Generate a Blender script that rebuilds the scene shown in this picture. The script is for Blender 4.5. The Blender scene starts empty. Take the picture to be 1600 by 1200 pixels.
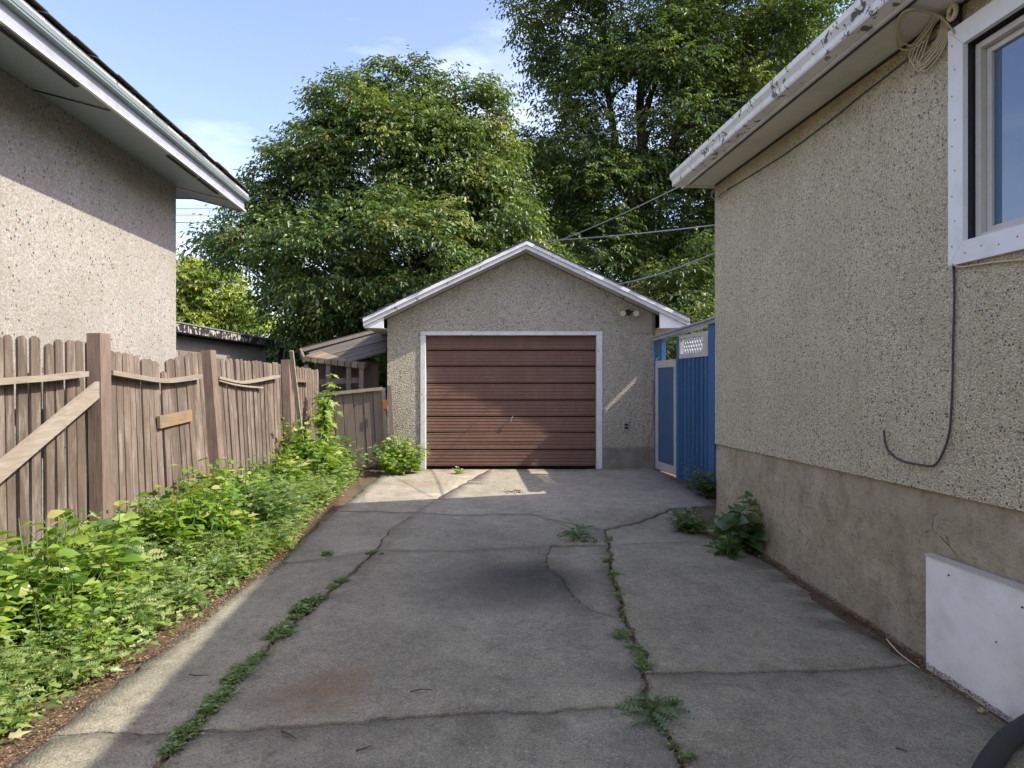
import bpy, bmesh, math, random
import numpy as np
from mathutils import Vector, Matrix, Quaternion, noise as mnoise
from mathutils.geometry import delaunay_2d_cdt

random.seed(7)
RNG = np.random.default_rng(11)
SC = bpy.context.scene
COL = SC.collection

# ------------------------------------------------------------------ camera
F = 1067.0
CZ = 1.36
cam = bpy.data.cameras.new('camera')
camo = bpy.data.objects.new('camera', cam)
COL.objects.link(camo)
cam.sensor_width = 36.0
cam.lens = 36.0 * F / 1600.0
camo.location = (0, 0, CZ)
camo.rotation_euler = (math.radians(90), 0, 0)
cam.clip_start = 0.05
cam.clip_end = 2000
SC.camera = camo

# ------------------------------------------------------------------ sky and sun
SUN = Vector((3.65, -0.86, 3.50)).normalized()
EL = math.asin(SUN.z)
AZ = math.atan2(SUN.x, SUN.y)
world = bpy.data.worlds.new('World')
SC.world = world
world.use_nodes = True
wt = world.node_tree
wt.nodes.clear()
wo = wt.nodes.new('ShaderNodeOutputWorld')
bg = wt.nodes.new('ShaderNodeBackground')
sky = wt.nodes.new('ShaderNodeTexSky')
sky.sky_type = 'NISHITA'
sky.sun_disc = False
sky.sun_elevation = EL
sky.sun_rotation = AZ
sky.air_density = 1.2
sky.dust_density = 1.6
sky.ozone_density = 1.2
tint = wt.nodes.new('ShaderNodeMix'); tint.data_type = 'RGBA'; tint.blend_type = 'MULTIPLY'
tint.inputs[0].default_value = 1.0
tint.inputs[7].default_value = (0.75, 0.68, 0.77, 1)
wt.links.new(sky.outputs[0], tint.inputs[6])
tc = wt.nodes.new('ShaderNodeTexCoord')
mp = wt.nodes.new('ShaderNodeMapping')
mp.inputs['Scale'].default_value = (1.0, 1.0, 3.2)
mp.inputs['Rotation'].default_value = (0.35, 0.0, 0.4)
nz = wt.nodes.new('ShaderNodeTexNoise')
nz.inputs['Scale'].default_value = 1.7
nz.inputs['Detail'].default_value = 6
nz.inputs['Roughness'].default_value = 0.55
rp = wt.nodes.new('ShaderNodeMapRange')
rp.inputs[1].default_value = 0.46
rp.inputs[2].default_value = 0.78
rp.inputs[4].default_value = 0.75
wt.links.new(tc.outputs['Generated'], mp.inputs[0])
wt.links.new(mp.outputs[0], nz.inputs['Vector'])
wt.links.new(nz.outputs[0], rp.inputs[0])
cl = wt.nodes.new('ShaderNodeMix'); cl.data_type = 'RGBA'
cl.inputs[7].default_value = (5.8, 5.7, 6.1, 1)
wt.links.new(rp.outputs[0], cl.inputs[0])
wt.links.new(tint.outputs[2], cl.inputs[6])
wt.links.new(cl.outputs[2], bg.inputs[0])
wt.links.new(bg.outputs[0], wo.inputs[0])
bg.inputs[1].default_value = 0.15

sd = bpy.data.lights.new('sun', 'SUN')
sd.energy = 2.5
sd.angle = math.radians(0.55)
sd.color = (1.0, 0.94, 0.80)
so = bpy.data.objects.new('sun', sd)
COL.objects.link(so)
so.rotation_euler = SUN.to_track_quat('Z', 'Y').to_euler()
so.location = (10, -3, 12)

SC.view_settings.view_transform = 'Standard'
SC.view_settings.look = 'None'
SC.view_settings.exposure = 1.54
SC.view_settings.gamma = 1.0
SC.view_settings.use_curve_mapping = False
SC.render.engine = 'CYCLES'
SC.cycles.max_bounces = 8
SC.cycles.transparent_max_bounces = 8


# ------------------------------------------------------------------ materials
class NT:
    def __init__(s, name):
        s.m = bpy.data.materials.new(name)
        s.m.use_nodes = True
        s.t = s.m.node_tree
        s.t.nodes.clear()
        s.out = s.n('ShaderNodeOutputMaterial')
        s.b = s.n('ShaderNodeBsdfPrincipled')
        s.l(s.b.outputs[0], s.out.inputs[0])
        s._obj = None

    def n(s, k, **kw):
        o = s.t.nodes.new(k)
        for a, v in kw.items():
            setattr(o, a, v)
        return o

    def l(s, a, b):
        s.t.links.new(a, b)

    def co(s):
        if s._obj is None:
            s._obj = s.n('ShaderNodeTexCoord').outputs['Object']
        return s._obj

    def map(s, scale=(1, 1, 1), rot=(0, 0, 0), loc=(0, 0, 0), src=None):
        m = s.n('ShaderNodeMapping')
        m.inputs['Scale'].default_value = scale
        m.inputs['Rotation'].default_value = rot
        m.inputs['Location'].default_value = loc
        s.l(src or s.co(), m.inputs[0])
        return m.outputs[0]

    def noise(s, scale, detail=4, rough=0.55, src=None, dist=0.0):
        o = s.n('ShaderNodeTexNoise')
        o.inputs['Scale'].default_value = scale
        o.inputs['Detail'].default_value = detail
        o.inputs['Roughness'].default_value = rough
        o.inputs['Distortion'].default_value = dist
        s.l(src or s.co(), o.inputs['Vector'])
        return o.outputs[0]

    def voro(s, scale, src=None, feature='F1'):
        o = s.n('ShaderNodeTexVoronoi')
        o.feature = feature
        o.inputs['Scale'].default_value = scale
        s.l(src or s.co(), o.inputs['Vector'])
        return o

    def rng(s, src, a, b, c=0.0, d=1.0, smooth=False):
        o = s.n('ShaderNodeMapRange')
        if smooth:
            o.interpolation_type = 'SMOOTHSTEP'
        o.inputs[1].default_value = a
        o.inputs[2].default_value = b
        o.inputs[3].default_value = c
        o.inputs[4].default_value = d
        s.l(src, o.inputs[0])
        return o.outputs[0]

    def ramp(s, src, stops):
        o = s.n('ShaderNodeValToRGB')
        e = o.color_ramp.elements
        while len(e) < len(stops):
            e.new(0.5)
        for i, (p, c) in enumerate(stops):
            e[i].position = p
            e[i].color = (c[0], c[1], c[2], 1)
        s.l(src, o.inputs[0])
        return o.outputs[0]

    def mix(s, fac, a, b, blend='MIX'):
        o = s.n('ShaderNodeMix', data_type='RGBA', blend_type=blend)
        for v, i in ((fac, 0), (a, 6), (b, 7)):
            if hasattr(v, 'is_linked') or hasattr(v, 'links'):
                s.l(v, o.inputs[i])
            elif i == 0:
                o.inputs[0].default_value = v
            else:
                o.inputs[i].default_value = (v[0], v[1], v[2], 1)
        return o.outputs[2]

    def math(s, op, a, b=None):
        o = s.n('ShaderNodeMath', operation=op)
        for v, i in ((a, 0), (b, 1)):
            if v is None:
                continue
            if hasattr(v, 'links'):
                s.l(v, o.inputs[i])
            else:
                o.inputs[i].default_value = v
        return o.outputs[0]

    def sep(s, src=None):
        o = s.n('ShaderNodeSeparateXYZ')
        s.l(src or s.co(), o.inputs[0])
        return o.outputs

    def rand(s):
        return s.n('ShaderNodeObjectInfo').outputs['Random']

    def bump(s, h, strength=0.5, dist=0.01, prev=None):
        o = s.n('ShaderNodeBump')
        o.inputs['Strength'].default_value = strength
        o.inputs['Distance'].default_value = dist
        s.l(h, o.inputs['Height'])
        if prev is not None:
            s.l(prev, o.inputs['Normal'])
        return o.outputs[0]

    def done(s, col=None, rough=0.85, normal=None, spec=0.3):
        if col is not None:
            if hasattr(col, 'links'):
                s.l(col, s.b.inputs['Base Color'])
            else:
                s.b.inputs['Base Color'].default_value = (col[0], col[1], col[2], 1)
        if hasattr(rough, 'links'):
            s.l(rough, s.b.inputs['Roughness'])
        else:
            s.b.inputs['Roughness'].default_value = rough
        s.b.inputs['Specular IOR Level'].default_value = spec
        if normal is not None:
            s.l(normal, s.b.inputs['Normal'])
        return s.m


def ellipse_mask(t, cx, cy, rx, ry, ns=3.0, amp=0.5, soft=0.7):
    """soft noisy disc on the ground, world coordinates"""
    m = t.map(scale=(1 / rx, 1 / ry, 0), loc=(-cx / rx, -cy / ry, 0))
    ln = t.n('ShaderNodeVectorMath', operation='LENGTH')
    t.l(m, ln.inputs[0])
    nn = t.noise(ns, 5, 0.6)
    v = t.math('ADD', ln.outputs['Value'], t.math('MULTIPLY', t.math('SUBTRACT', nn, 0.5), amp * 2))
    return t.rng(v, 1.0 + soft * 0.3, 1.0 - soft, 0, 1, smooth=True)


def mat_stucco(name, base, light, dark_amt, warm=(0.30, 0.22, 0.13), cell=85, top=None, band=None, bandcol=None, bump=1.0, streak=0.35):
    t = NT(name)
    v = t.voro(cell)
    sepc = t.n('ShaderNodeSeparateColor')
    t.l(v.outputs['Color'], sepc.inputs[0])
    c = t.ramp(sepc.outputs[0], [(0.0, [x * 0.80 for x in base]), (0.35, base), (0.75, light), (1.0, [min(0.85, x * 1.12) for x in light])])
    c = t.mix(t.rng(sepc.outputs[1], 0.80, 0.9, 0, 0.55), c, warm)
    v2 = t.voro(cell * 0.62, src=t.map(loc=(3.3, 1.7, 0.4)))
    s2 = t.n('ShaderNodeSeparateColor'); t.l(v2.outputs['Color'], s2.inputs[0])
    near = t.math('LESS_THAN', v2.outputs['Distance'], 0.42)
    dens = t.math('MULTIPLY', t.rng(t.noise(2.4, 5, 0.65, src=t.map(loc=(1, 8, 3))), 0.32, 0.68, 0.35, 1.7), dark_amt)
    dk = t.math('MULTIPLY', t.math('GREATER_THAN', s2.outputs[2], t.math('SUBTRACT', 1.0, dens)), near)
    c = t.mix(t.math('MULTIPLY', dk, 0.9), c, (0.045, 0.042, 0.04))
    v4 = t.voro(cell * 1.7, src=t.map(loc=(5.3, 2.7, 9.4)))
    s4 = t.n('ShaderNodeSeparateColor'); t.l(v4.outputs['Color'], s4.inputs[0])
    c = t.mix(t.math('MULTIPLY', t.rng(s4.outputs[0], 0.72, 0.78, 0, 0.5), t.rng(v4.outputs['Distance'], 0.5, 0.3)), c, [x * 0.38 for x in base])
    # mortar between stones, slightly darker
    edge = t.rng(v.outputs['Distance'], 0.35, 0.75, 0, 0.4)
    c = t.mix(edge, c, [x * 0.55 for x in base])
    # weather
    big = t.noise(1.3, 5, 0.6)
    c = t.mix(t.rng(big, 0.42, 0.72, 0, 0.38), c, [base[0] * 0.62, base[1] * 0.58, base[2] * 0.52])
    st = t.noise(2.2, 5, 0.65, src=t.map(scale=(2.6, 2.6, 0.35)))
    c = t.mix(t.rng(st, 0.52, 0.8, 0, streak), c, [base[0] * 0.55, base[1] * 0.50, base[2] * 0.44])
    z = t.sep()[2]
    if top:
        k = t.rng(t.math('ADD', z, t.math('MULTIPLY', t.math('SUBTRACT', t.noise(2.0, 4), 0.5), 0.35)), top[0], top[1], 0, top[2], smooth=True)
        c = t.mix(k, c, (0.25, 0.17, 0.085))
    h = t.math('SUBTRACT', 1.0, v.outputs['Distance'])
    if band is not None:
        k = t.rng(t.math('ADD', z, t.math('MULTIPLY', t.noise(4.0, 4), 0.06)), band - 0.0, band + 0.05, 1, 0)
        bc = t.mix(t.rng(t.noise(5.0, 6, 0.65), 0.35, 0.7), bandcol, [x * 0.6 for x in bandcol])
        c = t.mix(k, c, bc)
        h = t.math('MULTIPLY', h, t.math('SUBTRACT', 1.0, t.math('MULTIPLY', k, 0.75)))
    n1 = t.bump(h, bump, 0.012)
    n2 = t.bump(t.noise(9, 4), 0.25, 0.02, prev=n1)
    return t.done(c, 0.92, n2, 0.2)


def mat_concrete():
    t = NT('weathered_concrete')
    big = t.noise(0.9, 6, 0.6)
    c = t.ramp(big, [(0.3, (0.265, 0.24, 0.168)), (0.5, (0.345, 0.315, 0.225)), (0.72, (0.43, 0.395, 0.29))])
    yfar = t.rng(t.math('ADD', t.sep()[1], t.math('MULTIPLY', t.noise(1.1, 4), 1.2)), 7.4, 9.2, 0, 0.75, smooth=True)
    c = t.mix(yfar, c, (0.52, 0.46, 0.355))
    med = t.noise(5.5, 6, 0.7)
    c = t.mix(t.rng(med, 0.42, 0.72, 0, 0.5), c, (0.145, 0.134, 0.102))
    # exposed aggregate
    v = t.voro(115)
    s = t.n('ShaderNodeSeparateColor'); t.l(v.outputs['Color'], s.inputs[0])
    near = t.math('LESS_THAN', v.outputs['Distance'], 0.45)
    c = t.mix(t.math('MULTIPLY', near, t.rng(s.outputs[0], 0.55, 0.6, 0, 0.55)), c, (0.10, 0.094, 0.082))
    c = t.mix(t.math('MULTIPLY', near, t.rng(s.outputs[1], 0.84, 0.86, 0, 0.75)), c, (0.48, 0.46, 0.40))
    v3 = t.voro(38, src=t.map(loc=(7, 3, 0)))
    s3 = t.n('ShaderNodeSeparateColor'); t.l(v3.outputs['Color'], s3.inputs[0])
    n3 = t.math('LESS_THAN', v3.outputs['Distance'], 0.16)
    c = t.mix(t.math('MULTIPLY', n3, t.rng(s3.outputs[0], 0.7, 0.72, 0, 0.55)), c, (0.07, 0.06, 0.05))
    fine = t.noise(60, 3, 0.7)
    c = t.mix(t.rng(fine, 0.35, 0.7, 0.0, 0.5), c, (0.11, 0.104, 0.09))
    gr1 = t.noise(1.6, 8, 0.75, src=t.map(loc=(5, 2, 0)))
    c = t.mix(t.rng(gr1, 0.5, 0.68, 0, 0.45), c, (0.13, 0.12, 0.095))
    gr2 = t.noise(14, 6, 0.8, src=t.map(loc=(2, 9, 0)))
    c = t.mix(t.rng(gr2, 0.54, 0.66, 0, 0.55), c, (0.10, 0.092, 0.075))
    c = t.mix(t.rng(gr2, 0.44, 0.34, 0, 0.30), c, (0.50, 0.47, 0.39))
    # oil stain, rust stain, dark patches (world coordinates)
    c = t.mix(t.math('MULTIPLY', ellipse_mask(t, -0.05, 5.0, 0.78, 0.85, 1.6, 0.42, 0.95), 0.62), c, (0.07, 0.066, 0.058))
    c = t.mix(t.math('MULTIPLY', ellipse_mask(t, 0.17, 5.05, 0.50, 0.50, 1.9, 0.40, 0.85), t.rng(t.noise(16, 7, 0.8), 0.3, 0.62, 0.55, 0.95)), c, (0.055, 0.052, 0.048))
    c = t.mix(t.math('MULTIPLY', ellipse_mask(t, -0.15, 4.6, 0.7, 0.35, 2.0, 0.4, 0.9), 0.30), c, (0.10, 0.095, 0.08))
    c = t.mix(t.math('MULTIPLY', t.math('MULTIPLY', ellipse_mask(t, -0.87, 3.33, 0.21, 0.28, 9.0, 0.8, 0.9), t.rng(t.noise(38, 5, 0.8), 0.36, 0.62)), 0.85), c, (0.22, 0.115, 0.055))
    c = t.mix(t.math('MULTIPLY', ellipse_mask(t, -0.95, 3.15, 0.32, 0.3, 4.0, 0.4, 0.9), 0.30), c, (0.20, 0.13, 0.07))
    c = t.mix(t.math('MULTIPLY', ellipse_mask(t, -0.75, 2.5, 0.55, 0.22, 5.0, 0.5, 0.9), 0.45), c, (0.10, 0.095, 0.085))
    c = t.mix(t.math('MULTIPLY', ellipse_mask(t, -1.15, 9.3, 0.40, 0.25, 5.0, 0.5, 0.8), 0.35), c, (0.30, 0.18, 0.08))
    c = t.mix(t.math('MULTIPLY', ellipse_mask(t, 1.5, 9.4, 1.0, 0.8, 2.0, 0.4, 0.9), 0.25), c, (0.14, 0.125, 0.11))
    c = t.mix(t.math('MULTIPLY', ellipse_mask(t, 2.3, 9.0, 0.6, 2.2, 2.0, 0.4, 0.9), 0.5), c, (0.11, 0.10, 0.09))
    n = t.bump(v.outputs['Distance'], 0.5, 0.006)
    n = t.bump(gr2, 0.5, 0.012, prev=n)
    n = t.bump(med, 0.5, 0.015, prev=n)
    n = t.bump(fine, 0.6, 0.006, prev=n)
    return t.done(c, 0.9, n, 0.25)


def mat_wood(name, c1, c2, c3=None, grain=(18, 18, 1.2), var=0.35, worn=0.0, worncol=(0.36, 0.33, 0.29), rough=0.85):
    t = NT(name)
    r = t.rand()
    off = t.n('ShaderNodeCombineXYZ')
    t.l(t.math('MULTIPLY', r, 37.0), off.inputs[0]); t.l(t.math('MULTIPLY', r, 11.0), off.inputs[2])
    va = t.n('ShaderNodeVectorMath', operation='ADD')
    t.l(t.co(), va.inputs[0]); t.l(off.outputs[0], va.inputs[1])
    src = va.outputs[0]
    g = t.noise(3.0, 6, 0.65, src=t.map(scale=grain, src=src), dist=0.4)
    g2 = t.noise(2.0, 4, 0.6, src=t.map(scale=(3, 3, 1.2), src=src))
    c = t.ramp(g, [(0.28, c1), (0.72, c2)])
    if c3:
        c = t.mix(t.rng(g2, 0.45, 0.75, 0, 0.7), c, c3)
    c = t.mix(t.rng(r, 0, 1, 0, var), c, [x * 0.55 for x in c1])
    if worn > 0:
        w = t.noise(5.0, 6, 0.7, src=t.map(scale=(3, 3, 0.8), src=src))
        c = t.mix(t.rng(w, 0.5, 0.7, 0, worn), c, worncol)
    n = t.bump(g, 0.45, 0.006)
    return t.done(c, rough, n, 0.2)


def mat_paint(name, base, dirt=(0.25, 0.22, 0.18), amt=0.35, peel=0.0, peelcol=(0.16, 0.15, 0.145), rough=0.6, sc=6.0):
    t = NT(name)
    a = t.noise(sc, 6, 0.65)
    c = t.mix(t.rng(a, 0.45, 0.8, 0, amt), base, dirt)
    b = t.noise(sc * 0.35, 3, 0.5)
    c = t.mix(t.rng(b, 0.4, 0.75, 0, amt * 0.5), c, [x * 0.75 for x in base])
    nrm = t.bump(t.noise(40, 3), 0.12, 0.004)
    if peel > 0:
        p = t.noise(10.0, 7, 0.65, dist=0.6)
        k = t.rng(p, 1 - peel, 1 - peel + 0.015, 0, 1)
        c = t.mix(k, c, peelcol)
        nrm = t.bump(t.math('SUBTRACT', 1.0, k), 0.2, 0.002, prev=nrm)
    return t.done(c, rough, nrm, 0.3)


def mat_leaf(name, cols, trans=0.35, gloss=0.08):
    """cols: ramp over a per-leaf random value stored with the leaf"""
    t = NT(name)
    t.t.nodes.remove(t.b)
    at = t.n('ShaderNodeAttribute', attribute_name='leaf_rnd')
    sc = t.n('ShaderNodeSeparateColor'); t.l(at.outputs['Color'], sc.inputs[0])
    c = t.ramp(sc.outputs[0], [(i / (len(cols) - 1), col) for i, col in enumerate(cols)])
    d = t.n('ShaderNodeBsdfDiffuse'); t.l(c, d.inputs[0])
    tr = t.n('ShaderNodeBsdfTranslucent')
    tcol = t.mix(1.0, c, (1.5, 1.55, 0.55), 'MULTIPLY')
    t.l(tcol, tr.inputs[0])
    m1 = t.n('ShaderNodeMixShader'); m1.inputs[0].default_value = trans
    t.l(d.outputs[0], m1.inputs[1]); t.l(tr.outputs[0], m1.inputs[2])
    g = t.n('ShaderNodeBsdfGlossy'); g.inputs['Roughness'].default_value = 0.42
    g.inputs[0].default_value = (0.8, 0.85, 0.8, 1)
    m2 = t.n('ShaderNodeMixShader'); m2.inputs[0].default_value = gloss
    t.l(m1.outputs[0], m2.inputs[1]); t.l(g.outputs[0], m2.inputs[2])
    t.l(m2.outputs[0], t.out.inputs[0])
    return t.m


def mat_plain(name, col, rough=0.6, metal=0.0, spec=0.4):
    t = NT(name)
    a = t.noise(14, 5, 0.6)
    c = t.mix(t.rng(a, 0.4, 0.75, 0, 0.35), col, [x * 0.6 for x in col])
    t.b.inputs['Metallic'].default_value = metal
    return t.done(c, rough, t.bump(t.noise(60, 2), 0.08, 0.003), spec)


M = {}
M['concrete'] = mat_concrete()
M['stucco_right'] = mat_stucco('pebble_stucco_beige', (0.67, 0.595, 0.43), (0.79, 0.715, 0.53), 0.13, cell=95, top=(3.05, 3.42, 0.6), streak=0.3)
M['stucco_garage'] = mat_stucco('pebble_stucco_garage', (0.55, 0.505, 0.405), (0.63, 0.59, 0.475), 0.05, cell=62, band=0.36, bandcol=(0.27, 0.245, 0.20), streak=0.3, bump=1.6)
M['stucco_left'] = mat_stucco('pebble_stucco_cream', (0.365, 0.345, 0.315), (0.40, 0.38, 0.35), 0.06, cell=60, streak=0.10, bump=0.22)


def mat_parging():
    t = NT('foundation_parging')
    a = t.noise(3.0, 7, 0.65)
    c = t.ramp(a, [(0.3, (0.38, 0.31, 0.205)), (0.5, (0.48, 0.405, 0.285)), (0.7, (0.57, 0.495, 0.365))])
    b = t.noise(7.0, 6, 0.7, src=t.map(scale=(1, 1, 0.4)))
    c = t.mix(t.rng(b, 0.5, 0.75, 0, 0.5), c, (0.18, 0.145, 0.105))
    v = t.voro(3.2, src=t.map(scale=(1, 1, 1.3)), feature='DISTANCE_TO_EDGE')
    w = t.noise(5, 5, 0.7)
    k = t.math('MULTIPLY', t.rng(t.math('ADD', v.outputs['Distance'], t.math('MULTIPLY', t.noise(9, 4), 0.02)), 0.010, 0.022, 1, 0), t.rng(w, 0.56, 0.62))
    c = t.mix(t.math('MULTIPLY', k, 0.8), c, (0.05, 0.042, 0.035))
    z = t.sep()[2]
    c = t.mix(t.rng(z, -0.3, 0.15, 0.35, 0.0), c, (0.22, 0.21, 0.20))
    c = t.mix(t.rng(t.noise(16, 7, 0.8, src=t.map(loc=(4, 4, 4))), 0.50, 0.66, 0, 0.45), c, (0.20, 0.16, 0.105))
    n = t.bump(a, 1.0, 0.08)
    n = t.bump(t.noise(11, 7, 0.75), 0.9, 0.035, prev=n)
    n = t.bump(t.math('SUBTRACT', 1.0, k), 0.7, 0.01, prev=n)
    return t.done(c, 0.93, n, 0.15)


M['parging'] = mat_parging()
M['picket'] = mat_wood('brown_stained_picket', (0.10, 0.074, 0.057), (0.245, 0.188, 0.148), (0.275, 0.225, 0.182), var=0.6, worn=0.45, worncol=(0.45, 0.395, 0.335))
M['post'] = mat_wood('brown_stained_post', (0.14, 0.098, 0.078), (0.26, 0.19, 0.152), (0.31, 0.235, 0.19), var=0.2, worn=0.2)
M['rail'] = mat_wood('weathered_grey_rail', (0.22, 0.185, 0.145), (0.40, 0.35, 0.29), (0.30, 0.235, 0.175), grain=(14, 1.2, 14), var=0.2)
M['greywood'] = mat_wood('weathered_grey_board', (0.16, 0.125, 0.10), (0.30, 0.245, 0.20), (0.24, 0.21, 0.185), var=0.45)
M['greyplank'] = mat_wood('weathered_roof_plank', (0.10, 0.08, 0.066), (0.22, 0.185, 0.158), (0.15, 0.13, 0.112), grain=(1.0, 16, 16), var=0.4)
M['tanwood'] = mat_wood('bare_tan_board', (0.20, 0.15, 0.095), (0.30, 0.235, 0.15), (0.34, 0.20, 0.08), grain=(14, 1.4, 14), var=0.1)
M['door'] = mat_wood('brown_garage_door_paint', (0.155, 0.086, 0.062), (0.18, 0.102, 0.075), (0.205, 0.128, 0.10), grain=(0.5, 3, 4), var=0.15, rough=0.6)
M['white'] = mat_paint('white_trim_paint', (0.82, 0.82, 0.82), (0.42, 0.40, 0.38), 0.3, 0.0)
M['whiteworn'] = mat_paint('worn_white_paint', (0.68, 0.68, 0.67), (0.34, 0.31, 0.27), 0.5, 0.37)
M['whitepeel'] = mat_paint('peeling_white_gutter_paint', (0.80, 0.78, 0.73), (0.38, 0.35, 0.30), 0.45, 0.43, peelcol=(0.13, 0.13, 0.135))
M['flaky'] = mat_paint('flaking_dark_fascia', (0.48, 0.44, 0.38), (0.25, 0.2, 0.15), 0.5, 0.56, peelcol=(0.035, 0.035, 0.04))
M['board'] = mat_paint('white_panel', (0.86, 0.85, 0.84), (0.45, 0.42, 0.37), 0.6, 0.0, sc=3.0, rough=0.5)
M['soffit_l'] = mat_paint('pale_blue_grey_soffit_paint', (0.27, 0.31, 0.345), (0.28, 0.30, 0.33), 0.4, 0.0, sc=1.5)
M['soffit_r'] = mat_paint('dirty_white_soffit_paint', (0.66, 0.63, 0.55), (0.30, 0.27, 0.22), 0.5, 0.0, sc=2.0)
M['blue'] = mat_paint('blue_fence_paint', (0.05, 0.145, 0.30), (0.05, 0.09, 0.16), 0.6, 0.0, rough=0.5)
M['blueboard'] = mat_wood('blue_painted_board', (0.03, 0.095, 0.205), (0.055, 0.15, 0.30), (0.05, 0.12, 0.22), var=0.35, worn=0.35, worncol=(0.13, 0.19, 0.27), rough=0.7)
M['bluepanel'] = mat_paint('dull_blue_panel_paint', (0.06, 0.12, 0.225), (0.04, 0.08, 0.15), 0.4, 0.0, rough=0.6)
M['palewood'] = mat_paint('faded_cream_paint', (0.52, 0.50, 0.46), (0.30, 0.26, 0.22), 0.5, 0.0)
M['bluegrey'] = mat_paint('faded_blue_grey_paint', (0.36, 0.38, 0.43), (0.22, 0.19, 0.17), 0.6, 0.0)
M['shingle'] = mat_wood('roof_shingle', (0.06, 0.052, 0.05), (0.12, 0.10, 0.09), grain=(12, 12, 12), var=0.3)
M['darkmetal'] = mat_plain('dark_metal', (0.03, 0.032, 0.035), 0.5, 0.2)
M['steel'] = mat_plain('dull_steel', (0.45, 0.44, 0.42), 0.4, 0.8)
M['driptrim'] = mat_plain('grey_green_drip_edge', (0.28, 0.33, 0.34), 0.4, 0.3)
M['rust'] = mat_plain('rusty_hinge', (0.30, 0.11, 0.035), 0.85)
M['rubber'] = mat_plain('dark_rubber', (0.028, 0.03, 0.028), 0.7)
M['cable_dark'] = mat_plain('dark_grey_cable', (0.055, 0.058, 0.068), 0.55)
M['cable_light'] = mat_plain('cream_cable', (0.50, 0.44, 0.31), 0.5)
M['cable_grey'] = mat_plain('grey_wire', (0.30, 0.32, 0.33), 0.5)
M['orange'] = mat_plain('faded_orange_cord', (0.50, 0.17, 0.09), 0.6)
M['cream'] = mat_plain('cream_lamp_face', (0.62, 0.55, 0.40), 0.5)
M['patch'] = mat_plain('beige_patch_board', (0.34, 0.30, 0.245), 0.85)
M['vinyl'] = mat_paint('vinyl_window_frame', (0.55, 0.53, 0.47), (0.3, 0.27, 0.22), 0.35, 0.0, rough=0.45)
M['bark'] = mat_wood('tree_bark', (0.035, 0.026, 0.02), (0.085, 0.066, 0.05), grain=(9, 9, 2), var=0.2)
M['stem'] = mat_plain('green_stem', (0.13, 0.20, 0.05), 0.7)
M['stick'] = mat_plain('dry_twig', (0.11, 0.08, 0.055), 0.9)
M['tanhouse'] = mat_plain('orange_brown_siding', (0.36, 0.20, 0.12), 0.9)
M['shedwall'] = mat_paint('grey_shed_wall', (0.30, 0.29, 0.27), (0.16, 0.15, 0.14), 0.4, 0.0)
M['dark_hole'] = mat_plain('dark_interior', (0.012, 0.011, 0.01), 0.9)
M['leaf_tree'] = mat_leaf('maple_leaf_green', [(0.050, 0.088, 0.022), (0.080, 0.132, 0.034), (0.125, 0.185, 0.050), (0.20, 0.25, 0.080), (0.28, 0.22, 0.07)], 0.34, 0.05)
M['leaf_dark'] = mat_leaf('deep_green_leaf', [(0.038, 0.070, 0.020), (0.062, 0.105, 0.028), (0.095, 0.148, 0.040), (0.15, 0.19, 0.055), (0.27, 0.22, 0.06)], 0.42, 0.045)
M['leaf_yellow'] = mat_leaf('yellowing_leaf', [(0.14, 0.21, 0.05), (0.25, 0.32, 0.06), (0.40, 0.42, 0.08), (0.55, 0.46, 0.08)], 0.4, 0.04)
M['leaf_weed'] = mat_leaf('bright_weed_leaf', [(0.055, 0.12, 0.022), (0.12, 0.225, 0.035), (0.23, 0.35, 0.055), (0.34, 0.44, 0.085), (0.46, 0.42, 0.14)], 0.42, 0.05)
M['leaf_fine'] = mat_leaf('fine_weed_leaf', [(0.06, 0.115, 0.03), (0.13, 0.215, 0.052), (0.23, 0.32, 0.085), (0.34, 0.41, 0.14), (0.46, 0.42, 0.2)], 0.38, 0.05)
M['leaf_mid'] = mat_leaf('crack_weed_leaf', [(0.09, 0.14, 0.045), (0.15, 0.22, 0.065), (0.23, 0.30, 0.10), (0.33, 0.33, 0.15)], 0.25, 0.05)
M['leaf_shade'] = mat_leaf('dull_weed_leaf', [(0.045, 0.095, 0.03), (0.07, 0.13, 0.036), (0.10, 0.17, 0.045), (0.15, 0.20, 0.06)], 0.3, 0.07)
M['litter'] = mat_leaf('dry_litter', [(0.07, 0.04, 0.025), (0.15, 0.085, 0.05), (0.24, 0.15, 0.09), (0.38, 0.27, 0.17)], 0.05, 0.02)


def mat_soil():
    t = NT('bare_soil')
    a = t.noise(6, 7, 0.7)
    c = t.ramp(a, [(0.3, (0.08, 0.058, 0.04)), (0.7, (0.19, 0.14, 0.095))])
    b = t.noise(45, 4, 0.7)
    c = t.mix(t.rng(b, 0.5, 0.7, 0, 0.5), c, (0.20, 0.135, 0.085))
    gr = t.n('ShaderNodeVectorMath', operation='LENGTH'); t.l(t.co(), gr.inputs[0])
    far = t.rng(gr.outputs['Value'], 14, 22, 0, 0.85)
    c = t.mix(far, c, (0.05, 0.085, 0.025))
    n = t.bump(b, 0.8, 0.02)
    return t.done(c, 0.95, n, 0.1)


M['soil'] = mat_soil()


def mat_glass():
    t = NT('window_glass')
    t.b.inputs['Coat Weight'].default_value = 0.5
    t.b.inputs['Coat Roughness'].default_value = 0.02
    t.b.inputs['IOR'].default_value = 1.6
    return t.done((0.04, 0.10, 0.19), 0.03, t.bump(t.noise(0.8, 2), 0.02, 0.02), 0.9)


M['glass'] = mat_glass()


# ------------------------------------------------------------------ object helpers
def link(o, parent=None):
    COL.objects.link(o)
    if parent is not None:
        o.parent = parent
    return o


def tag(o, label=None, cat=None, group=None, kind=None):
    if label: o['label'] = label
    if cat: o['category'] = cat
    if group: o['group'] = group
    if kind: o['kind'] = kind
    return o


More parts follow.
